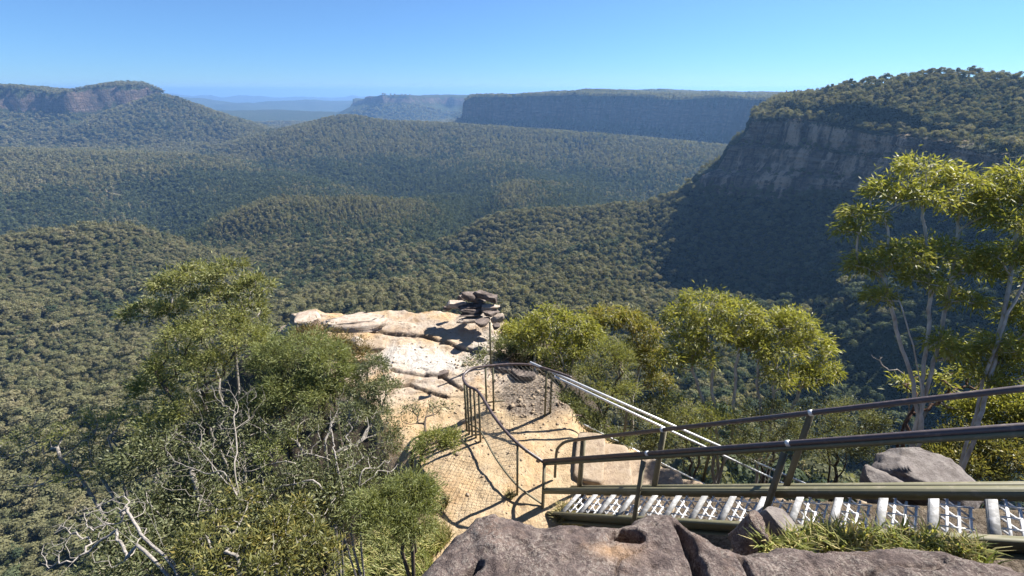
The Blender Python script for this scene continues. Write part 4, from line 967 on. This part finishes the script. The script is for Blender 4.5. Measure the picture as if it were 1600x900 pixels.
plant("needle_bush", "dense bright green needle-leaved bush in front of the ledge", "bush", foot(470, 740, 5.6), [[at(470, 690, 5.7), at(470, 620, 5.8)], [at(450, 680, 5.7), at(430, 600, 5.9)], [at(500, 680, 5.7), at(520, 600, 5.8)]],
      [lb(470, 550, 6.0, .42, .32), lb(425, 570, 6.0, .34, .3), lb(515, 570, 5.9, .33, .3), lb(450, 610, 5.8, .36, .28), lb(500, 620, 5.7, .33, .28), lb(540, 600, 5.8, .22, .25, .7), lb(420, 630, 5.8, .3, .25, .7)],
      (.055, .009), L_NEEDLE, BARK_DARK, 23, ntip=52, nleaf=90, spread=.07, r_tip=.003, r_max=.04)
plant("rusty_bush", "small rusty brown bush behind the green needle bush", "bush", foot(520, 640, 6.6), [[at(515, 590, 6.6), at(512, 545, 6.6)]],
      [lb(505, 530, 6.6, .3, .18), lb(540, 545, 6.6, .28, .2), lb(480, 525, 6.7, .25, .14), lb(565, 560, 6.5, .2, .18, .7)], (.05, .01), L_RUST, BARK_DARK, 24, ntip=30, nleaf=46, spread=.07, r_tip=.003, r_max=.03)
plant("twisted_shrub", "open shrub with pale twisted limbs and dark green tufts beside the ledge", "shrub", foot(500, 790, 5.0), [[at(520, 730, 5.0), at(560, 690, 5.1), at(590, 640, 5.4)], [at(480, 720, 5.1), at(440, 680, 5.3), at(400, 640, 5.5)], [at(510, 720, 5.0), at(520, 660, 5.2), at(540, 600, 5.5)], [at(540, 750, 4.8), at(600, 710, 5.0), at(640, 690, 5.1)], [at(470, 740, 4.9), at(400, 730, 5.0), at(350, 700, 5.2)]],
      [lb(585, 575, 5.8, .18, .16, .8), lb(600, 610, 5.6, .2, .2), lb(570, 620, 5.6, .2, .18), lb(595, 655, 5.4, .2, .16, .8), lb(550, 650, 5.3, .22, .16, .7), lb(610, 690, 5.1, .2, .14, .6, L_HEATH), lb(470, 670, 5.2, .25, .16, .6), lb(430, 700, 5.1, .26, .16, .7, L_NEEDLE), lb(520, 700, 5.0, .3, .16, .7, None, .4), lb(560, 730, 4.8, .26, .18, .8, None, .5), lb(470, 750, 4.8, .25, .18, .7), lb(400, 680, 5.3, .25, .2, .6, None, .3)],
      (.04, .011), L_DARK, BARK_GREY, 25, ntip=34, nleaf=60, spread=.06, r_tip=.0026, r_max=.032, wig=.012, bend=.14)
plant("path_edge_shrub", "small open shrub with bright green tufts at the edge of the path", "shrub", foot(632, 770, 4.9), [[at(640, 730, 5.0), at(660, 690, 5.05), at(665, 640, 5.3)], [at(655, 720, 4.95), at(690, 690, 5.0)]],
      [lb(690, 685, 5.1, .17, .11), lb(705, 690, 5.05, .12, .09), lb(672, 692, 5.0, .14, .1), lb(660, 640, 5.4, .14, .14, .6, L_HEATH, .35), lb(690, 640, 5.4, .14, .1, .5, L_HEATH, .3), lb(640, 650, 5.3, .14, .14, .6, L_HEATH, .35), lb(655, 710, 4.9, .14, .12, .7, L_NEEDLE)],
      (.035, .011), L_LIME, BARK_DARK, 26, ntip=22, nleaf=52, spread=.05, r_tip=.0028, r_max=.022)
plant("soft_needle_bush", "soft green needle bush beside the wire mesh at the bottom", "bush", foot(640, 850, 4.2), [[at(635, 800, 4.3), at(640, 770, 4.4)], [at(620, 810, 4.3), at(600, 780, 4.4)]],
      [lb(640, 770, 4.5, .24, .16), lb(665, 775, 4.5, .15, .14, .8), lb(610, 790, 4.4, .24, .18), lb(645, 810, 4.3, .25, .18), lb(600, 830, 4.2, .24, .2), lb(570, 800, 4.3, .2, .18, .8)],
      (.05, .008), L_NEEDLE, BARK_DARK, 27, ntip=44, nleaf=80, spread=.06, r_tip=.0025, r_max=.02)
plant("dark_thicket", "dark tangled thicket filling the slope below the green bushes", "thicket", foot(330, 880, 4.6), [[at(320, 800, 4.9), at(300, 720, 5.4)], [at(380, 800, 4.7), at(420, 730, 5.0)], [at(260, 820, 4.8), at(220, 760, 5.2)], [at(420, 840, 4.4), at(500, 800, 4.6)]],
      [lb(300, 690, 5.8, .45, .35), lb(230, 720, 5.7, .35, .35), lb(360, 720, 5.4, .45, .35), lb(270, 790, 5.1, .42, .3), lb(340, 800, 4.9, .4, .3), lb(430, 790, 4.8, .36, .25), lb(210, 820, 4.9, .36, .3), lb(250, 870, 4.5, .36, .26), lb(500, 810, 4.6, .34, .22), lb(540, 770, 4.7, .3, .22), lb(200, 890, 4.5, .35, .25), lb(390, 650, 5.8, .4, .3, .8)],
      (.05, .017), L_DARK, BARK_GREY, 28, ntip=62, nleaf=44, spread=.11, r_tip=.0032, r_max=.03)
plant("speckled_shrub", "low shrub with olive and yellowing leaves at the bottom edge", "shrub", foot(430, 930, 3.7), [[at(430, 880, 3.8), at(430, 840, 4.0)], [at(380, 890, 3.8), at(350, 860, 4.0)], [at(480, 880, 3.8), at(500, 850, 3.9)]],
      [lb(430, 850, 4.0, .22, .16), lb(380, 870, 3.9, .22, .16), lb(340, 890, 3.8, .2, .14), lb(480, 850, 4.0, .2, .16), lb(450, 810, 4.2, .22, .16), lb(420, 900, 3.7, .22, .14), lb(320, 850, 4.1, .22, .18), lb(510, 880, 3.8, .2, .14), lb(370, 790, 4.5, .25, .18, .7)],
      (.055, .015), L_MIX, BARK_GREY, 29, ntip=26, nleaf=34, spread=.07, r_tip=.003, r_max=.015)
plant("wispy_shrub", "thin wispy shrub with pinkish twigs at the left of the thicket", "shrub", foot(170, 800, 6.0), [[at(160, 740, 6.2), at(140, 690, 6.4)], [at(180, 730, 6.2), at(190, 680, 6.4)], [at(120, 740, 6.3), at(70, 710, 6.6)]],
      [lb(120, 665, 6.6, .35, .12, .9, L_LIME, .5), lb(190, 660, 6.5, .3, .15, .9, L_LIME, .4), lb(80, 700, 6.6, .4, .15, .8, None, .3), lb(150, 700, 6.4, .35, .16, .9, None, .4), lb(40, 690, 6.9, .35, .12, .7, L_LIME, .4), lb(200, 720, 6.0, .3, .2, .8), lb(130, 740, 6.2, .35, .16, .8, L_LIME, .35), lb(60, 740, 6.4, .3, .12, .7, None, .3)],
      (.045, .011), L_HEATH, BARK_GREY, 30, ntip=34, nleaf=80, spread=.08, r_tip=.0032, r_max=.02)
# dead wood
plant("dead_tree", "bleached dead tree with broken top and bare branches at the lower left", "dead tree", at(290, 930, 3.9), [[at(272, 880, 3.95), at(250, 840, 4.05), at(238, 800, 4.15), at(232, 772, 4.2)], [at(268, 880, 3.95), at(225, 840, 4.1), at(200, 800, 4.3)], [at(225, 860, 4.0), at(160, 815, 4.2), at(130, 790, 4.35)], [at(250, 840, 4.05), at(222, 790, 4.18), at(209, 770, 4.2)]],
      [lb(130, 820, 4.5, .3, .16, 1), lb(170, 800, 4.5, .24, .16, 1), lb(110, 860, 4.3, .28, .14, 1), lb(190, 850, 4.2, .24, .14, .8), lb(210, 800, 4.4, .15, .12, .6), lb(300, 850, 4.1, .16, .1, .4)],
      (.05, .01), L_DARK, DEADWOOD, 32, ntip=55, nleaf=0, r_tip=.0016, r_max=.03, power=.44, wig=.003, bend=.06)
plant("dead_branch_shrub", "bare grey dead shrub with many fine twigs in front of the thicket", "dead shrub", foot(392, 860, 4.4), [[at(380, 800, 4.6), at(350, 750, 4.8), at(310, 700, 5.0)], [at(375, 780, 4.65), at(370, 700, 4.9), at(365, 650, 5.1)], [at(370, 770, 4.7), at(320, 740, 4.8), at(270, 720, 4.9)], [at(385, 800, 4.6), at(420, 760, 4.7)]],
      [lb(330, 700, 5.0, .3, .2, 1.2), lb(370, 660, 5.1, .25, .22, 1.2), lb(290, 680, 5.1, .25, .2, 1), lb(330, 620, 5.3, .25, .22, 1), lb(280, 740, 4.8, .25, .16, 1), lb(390, 620, 5.3, .2, .2, .8), lb(400, 720, 4.9, .2, .16, .8), lb(340, 770, 4.7, .3, .14, 1)],
      (.05, .01), L_DARK, BARK_GREY, 33, ntip=52, nleaf=0, r_tip=.0011, r_max=.009, power=.4, bend=.08, wig=.003)
plant("dead_limb_tangle", "tangle of pale fallen limbs under the twisted shrub", "dead branches", foot(540, 800, 4.5), [[at(560, 760, 4.6), at(590, 730, 4.75), at(620, 715, 4.85)], [at(510, 770, 4.6), at(450, 760, 4.7), at(400, 770, 4.7)], [at(530, 740, 4.7), at(520, 690, 4.95), at(515, 640, 5.2)]],
      [lb(560, 710, 4.9, .25, .14, 1), lb(600, 735, 4.75, .2, .1, .8), lb(480, 720, 4.9, .28, .14, 1), lb(430, 770, 4.7, .28, .1, .9), lb(520, 670, 5.1, .2, .16, .9), lb(500, 780, 4.5, .26, .12, .9), lb(560, 660, 5.2, .16, .14, .6)],
      (.05, .01), L_DARK, DEADWOOD, 34, ntip=20, nleaf=0, r_tip=.0022, r_max=.018, wig=.008, bend=.12)

# gum trees right of the path
def gum(label, base, stems, lobes, seed, mat=L_GUM, bark=BARK_PALE, leaf=(.1, .021), name="gum_tree", **k):
    kw = dict(ntip=46, nleaf=27, spread=.085, shell=.7, r_tip=.0035, r_max=.045, droop=.45, wig=.02); kw.update(k)
    return plant(name, label, "tree", base, stems, lobes, leaf, mat, bark, seed, "young gum trees beyond the railing", **kw)
gum("rounded yellow-green young gum nearest the ledge, left of the row", foot(868, 690, 8.7), [[at(866, 640, 8.7), at(860, 570, 8.9)], [at(880, 630, 8.7), at(895, 560, 8.9)], [at(850, 630, 8.8), at(835, 560, 9)]],
    [lb(860, 500, 9.2, .42, .25), lb(830, 520, 9.1, .32, .28), lb(900, 510, 9.1, .38, .26), lb(850, 540, 9, .36, .24), lb(895, 545, 9, .34, .22), lb(925, 530, 9, .25, .22, .8), lb(875, 575, 8.9, .26, .2, .6)], 41)
gum("orange-tipped young gum behind the rounded yellow-green one", foot(985, 690, 9.6), [[at(975, 620, 9.7), at(960, 540, 9.9)], [at(990, 620, 9.7), at(1000, 560, 9.8)]],
    [lb(950, 495, 10, .35, .18), lb(985, 500, 9.9, .3, .2), lb(925, 500, 10, .26, .15, .7), lb(1010, 520, 9.8, .36, .25), lb(1015, 560, 9.6, .3, .24), lb(985, 550, 9.7, .25, .2, .7), lb(1030, 600, 9.3, .3, .2, .6)], 42, L_GUM2)
plant("fine_green_shrub", "feathery lime green shrub between the young gums and the railing", "shrub", foot(940, 700, 8.1), [[at(935, 640, 8.2), at(935, 590, 8.4)], [at(950, 640, 8.2), at(965, 590, 8.3)], [at(915, 650, 8.2), at(905, 610, 8.3)]],
      [lb(945, 560, 8.6, .38, .3), lb(920, 590, 8.4, .3, .3), lb(975, 570, 8.5, .28, .28), lb(945, 620, 8.2, .35, .26), lb(980, 610, 8.3, .26, .22, .7), lb(900, 640, 8.1, .25, .2, .7, L_HEATH), lb(955, 545, 8.6, .25, .2, .8)],
      (.055, .012), L_LIME, BARK_DARK, 43, ntip=36, nleaf=44, spread=.1, r_tip=.0028, r_max=.03)
gum("tallest domed gum in the middle of the row", foot(1125, 745, 8.3), [[at(1120, 680, 8.4), at(1112, 580, 8.6), at(1105, 500, 8.8)], [at(1110, 680, 8.4), at(1085, 580, 8.7), at(1070, 520, 8.8)], [at(1140, 690, 8.3), at(1150, 590, 8.5), at(1155, 520, 8.6)]],
    [lb(1105, 475, 9, .48, .22), lb(1065, 500, 9, .36, .24), lb(1150, 490, 8.9, .42, .24), lb(1110, 515, 8.8, .42, .22), lb(1075, 535, 8.8, .34, .2), lb(1160, 525, 8.7, .34, .2), lb(1050, 560, 8.7, .26, .2, .7), lb(1100, 560, 8.6, .25, .16, .5)], 44, ntip=44)
gum("spreading gum with drooping leaves at the right end of the row", foot(1195, 745, 8.0), [[at(1200, 690, 8.1), at(1210, 600, 8.3), at(1215, 530, 8.5)], [at(1215, 700, 8.1), at(1245, 620, 8.3), at(1265, 570, 8.4)], [at(1190, 690, 8.1), at(1185, 600, 8.4), at(1185, 540, 8.5)]],
    [lb(1200, 505, 8.7, .4, .22), lb(1240, 505, 8.6, .4, .22), lb(1270, 540, 8.5, .34, .24), lb(1220, 545, 8.4, .38, .22), lb(1180, 545, 8.5, .3, .2, .8), lb(1285, 580, 8.3, .26, .22, .8), lb(1255, 590, 8.3, .28, .2, .7), lb(1215, 590, 8.2, .25, .18, .5)], 45, ntip=42)
for lab, bx, by, bd, lbs, mt, sd_ in (
        ("pale green feathery shrub under the domed gum", 1085, 760, 7.9, [(1060, 640, 8.3, .35, .25), (1100, 650, 8.2, .35, .25), (1040, 670, 8.1, .3, .22), (1090, 690, 8.0, .32, .22), (1130, 660, 8.2, .3, .22)], L_LIME, 51),
        ("grey-green heath shrub below the spreading gum", 1200, 770, 7.6, [(1170, 660, 8.0, .36, .26), (1215, 650, 8.0, .34, .26), (1190, 700, 7.7, .36, .22), (1240, 690, 7.7, .32, .22), (1150, 705, 7.7, .3, .2)], L_HEATH, 52),
        ("pale heath shrub right of the spreading gum", 1310, 770, 7.4, [(1290, 650, 7.9, .4, .22), (1340, 650, 7.8, .36, .24), (1310, 690, 7.5, .4, .24), (1270, 700, 7.5, .34, .2), (1350, 700, 7.3, .3, .22), (1365, 665, 7.6, .25, .2)], L_HEATH, 53),
        ("small light green shrub behind the galvanised railing", 1010, 720, 8.2, [(990, 650, 8.3, .26, .22), (1020, 640, 8.5, .3, .22), (1000, 690, 8.1, .24, .18), (1030, 700, 8.0, .25, .18)], L_HEATH, 54),
        ("dark green shrub behind the curved fence", 785, 590, 9.2, [(760, 560, 9.3, .3, .18), (790, 545, 9.6, .34, .22), (820, 550, 9.7, .34, .24), (740, 578, 9, .2, .1), (845, 560, 9.5, .25, .2)], L_DARK, 55),
        ("yellow leafy shrub behind the marker post", 800, 560, 10.2, [(795, 520, 10.2, .26, .18), (815, 530, 10, .26, .2), (785, 535, 10, .2, .14)], L_GUM, 56),
        ("sunlit leafy shrub behind the grey boulder", 1540, 760, 6.6, [(1500, 690, 7.0, .3, .18), (1550, 690, 6.8, .34, .2), (1590, 720, 6.5, .3, .2), (1530, 730, 6.6, .3, .16), (1610, 680, 6.8, .3, .2), (1470, 715, 6.9, .25, .14)], L_MIX, 57),
        ("leafy shrub at the right edge under the tall gum", 1600, 700, 6.8, [(1560, 640, 7.1, .34, .2), (1600, 630, 7, .34, .22), (1520, 650, 7.2, .3, .16), (1640, 660, 6.8, .3, .22)], L_GUM, 58),
        ("low twiggy shrub inside the bend of the galvanised railing", 890, 690, 7.9, [(900, 650, 8.0, .25, .16), (930, 665, 8.0, .25, .18), (880, 630, 8.2, .22, .16), (960, 690, 7.9, .25, .16)], L_DARK, 59)):
    b_ = foot(bx, by, bd); cs = [at(x, y, d) for x, y, d, _, _ in lbs]
    plant("shrub", lab, "shrub", b_, [[(b_ + c) / 2 + np.array([0, 0, .1]), c - np.array([0, 0, .1])] for c in cs[:3]], [(c, (l[3], l[3], l[4]), 1.0) for c, l in zip(cs, lbs)], (.05, .012) if mt in (L_HEATH, L_LIME) else (.07, .02), mt, BARK_DARK, sd_, "shrubs beyond the railing", ntip=30, nleaf=56, spread=.1, r_tip=.0028, r_max=.025)
gum("tall gum with several pale stems and layered crown at the right", foot(1428, 745, 6.6), [[at(1436, 690, 6.6), at(1440, 600, 6.7), at(1452, 500, 6.8), at(1450, 400, 6.9), at(1440, 320, 7.0)], [at(1432, 650, 6.65), at(1415, 560, 6.8), at(1390, 470, 6.9), at(1375, 410, 7.0)], [at(1445, 620, 6.7), at(1470, 520, 6.8), at(1490, 420, 6.9), at(1500, 320, 7.0)], [at(1440, 640, 6.6), at(1425, 540, 6.5), at(1400, 450, 6.6)]],
    [lb(1445, 265, 7.1, .4, .16), lb(1395, 300, 7.1, .36, .17), lb(1490, 285, 7, .4, .17), lb(1440, 310, 6.9, .4, .16), lb(1350, 335, 7.1, .26, .1, .7), lb(1330, 360, 7.1, .2, .08, .5), lb(1520, 330, 6.9, .3, .15), lb(1410, 400, 6.9, .4, .15), lb(1470, 395, 6.9, .4, .16), lb(1370, 410, 7, .3, .12, .8), lb(1520, 420, 6.9, .3, .18, .9), lb(1440, 440, 6.8, .3, .14, .8), lb(1345, 415, 7, .2, .08, .5), lb(1500, 470, 6.8, .26, .14, .7), lb(1475, 540, 6.7, .26, .13, .7), lb(1380, 465, 6.8, .22, .1, .5), lb(1510, 555, 6.7, .25, .12, .7)],
    61, leaf=(.105, .021), ntip=38, nleaf=24, wig=.008, r_tip=.003, r_max=.026, trunk_cut=.3)
gum("forked gum leaning in from the right edge", foot(1505, 770, 6.2), [[at(1520, 690, 6.3), at(1545, 600, 6.4), at(1565, 500, 6.5), at(1585, 400, 6.6), at(1590, 320, 6.7)], [at(1550, 560, 6.4), at(1600, 440, 6.5), at(1630, 360, 6.6)]],
    [lb(1590, 280, 6.8, .32, .14), lb(1560, 310, 6.8, .3, .14), lb(1620, 310, 6.7, .36, .2), lb(1580, 350, 6.6, .34, .16), lb(1610, 400, 6.6, .3, .16), lb(1565, 400, 6.6, .24, .12, .7), lb(1600, 500, 6.5, .3, .15), lb(1570, 540, 6.5, .3, .13), lb(1600, 570, 6.4, .3, .16), lb(1650, 450, 6.5, .4, .3), lb(1540, 590, 6.5, .25, .12, .7)],
    62, leaf=(.105, .021), ntip=38, nleaf=24, wig=.008, r_tip=.003, r_max=.026, trunk_cut=.3)
plant("bent_tree", "thick red-brown trunk leaning right behind the upper handrail", "tree", foot(1400, 740, 6.9), [[at(1408, 700, 7), at(1422, 650, 7.05), at(1460, 630, 7.1), at(1510, 600, 7.2)], [at(1425, 645, 7.05), at(1430, 610, 7.1)]],
      [lb(1460, 600, 7.2, .25, .12, .7), lb(1500, 590, 7.3, .3, .12, .8), lb(1410, 600, 7.3, .2, .1, .5), lb(1540, 620, 7.2, .25, .12, .6)], (.1, .024), L_GUM, BARK_RED, 63, ntip=16, nleaf=22, r_tip=.006, r_max=.09, droop=.4)
plant("bare_sapling", "leafless grey sapling leaning across the dark gully", "dead tree", foot(1440, 700, 7.4), [[at(1420, 610, 7.6), at(1385, 575, 7.7), at(1362, 555, 7.8)], [at(1450, 640, 7.4), at(1500, 640, 7.3), at(1560, 620, 7.2)]],
      [lb(1550, 625, 7.2, .3, .12, 1), lb(1370, 560, 7.8, .1, .06, .4), lb(1590, 600, 7.2, .2, .12, .8)], (.05, .01), L_DARK, DEADWOOD, 64, ntip=9, nleaf=0, r_tip=.006, r_max=.02)

# grass
def grass(name, label, centres, n, ln, mat, seed, stuff=True, cat="grass"):
    rng = np.random.default_rng(seed); C = []
    for px, py, d, r in centres:
        c = at(px, py, d) if d else on_ground(px, py); k = int(n); a = rng.uniform(0, 6.28, k); q = np.sqrt(rng.uniform(0, 1, k)) * r
        x, y = c[0] + q * np.cos(a), c[1] + q * np.sin(a); z = ground(x, y)[0] if not d else np.full(k, c[2]); C.append(np.stack([x, y, z - .01], 1))
    C = np.concatenate(C); m = len(C); az_ = rng.uniform(0, 6.28, m); le = rng.uniform(.15, .75, m)
    d = np.stack([np.cos(az_) * le, np.sin(az_) * le, np.ones(m)], 1); d /= np.linalg.norm(d, axis=1)[:, None]
    s_ = np.stack([-np.sin(az_), np.cos(az_), 0 * az_], 1); L = (ln * rng.uniform(.45, 1.3, m))[:, None]; w_ = (0.0045 + 0.0025 * rng.random(m))[:, None]
    m1 = C + d * L * .5; t = C + d * L * .85 + np.stack([np.cos(az_), np.sin(az_), -0.5 * np.ones(m)], 1) * L * .35 * rng.uniform(.2, 1, (m, 1))
    V = np.stack([C - s_ * w_, C + s_ * w_, m1 + s_ * w_ * .8, t, m1 - s_ * w_ * .8], 1)
    i = np.arange(m)[:, None] * 5
    F4 = np.concatenate([i + 0, i + 1, i + 2, i + 4], 1); F3 = np.concatenate([i + 4, i + 2, i + 3], 1)
    me_ = mesh_data(name, V.reshape(-1, 3), [F4, F3], mat, False, {"tint": np.repeat(rng.uniform(0, 1, m), 5)})
    o = obj(name, me_)
    if stuff: tag(o, label, kind='stuff')
    else: tag(o, label, cat)
grass("grass", "long green grass on the slope beside the foreground rock", [(560, 880, 0, .28), (600, 880, 0, .25), (640, 870, 0, .2), (660, 850, 0, .16), (590, 850, 0, .2), (680, 850, 0, .12), (620, 900, 0, .25), (540, 910, 0, .25), (650, 890, 0, .2)], 900, .2, L_GRASS, 71)
grass("grass", "dry straw grass mixed in beside the foreground rock", [(670, 830, 0, .14), (690, 840, 0, .12), (640, 860, 0, .18), (690, 790, 0, .08)], 420, .16, L_STRAW, 72)
grass("grass", "bright grass between the steel stair and the foreground rock", [(1280, 845, 3.0, .1), (1320, 850, 2.95, .12), (1370, 852, 2.9, .12), (1420, 855, 2.85, .12), (1470, 862, 2.8, .11), (1515, 870, 2.75, .09), (1200, 860, 2.95, .06), (1245, 855, 2.95, .08)], 150, .17, L_GRASS, 73)
grass("grass", "pale dry grass blades mixed in between the stair and the foreground rock", [(1300, 848, 2.98, .12), (1360, 852, 2.9, .12), (1440, 857, 2.85, .12), (1500, 868, 2.76, .08), (1225, 862, 2.95, .07)], 70, .16, L_STRAW, 78)
grass("grass_tuft", "small grass tuft at the foot of the mesh fence post", [(797, 776, 0, .045)], 130, .13, L_STRAW, 74, False, "grass tuft")
grass("grass_tuft", "dry grass tuft in the shade under the foot of the steel stair", [(890, 808, 0, .2)], 500, .16, L_STRAW, 75, False, "grass tuft")
grass("grass_tuft", "small green tuft beside the galvanised bottom pipe", [(975, 690, 0, .07)], 160, .14, L_GRASS, 76, False, "grass tuft")
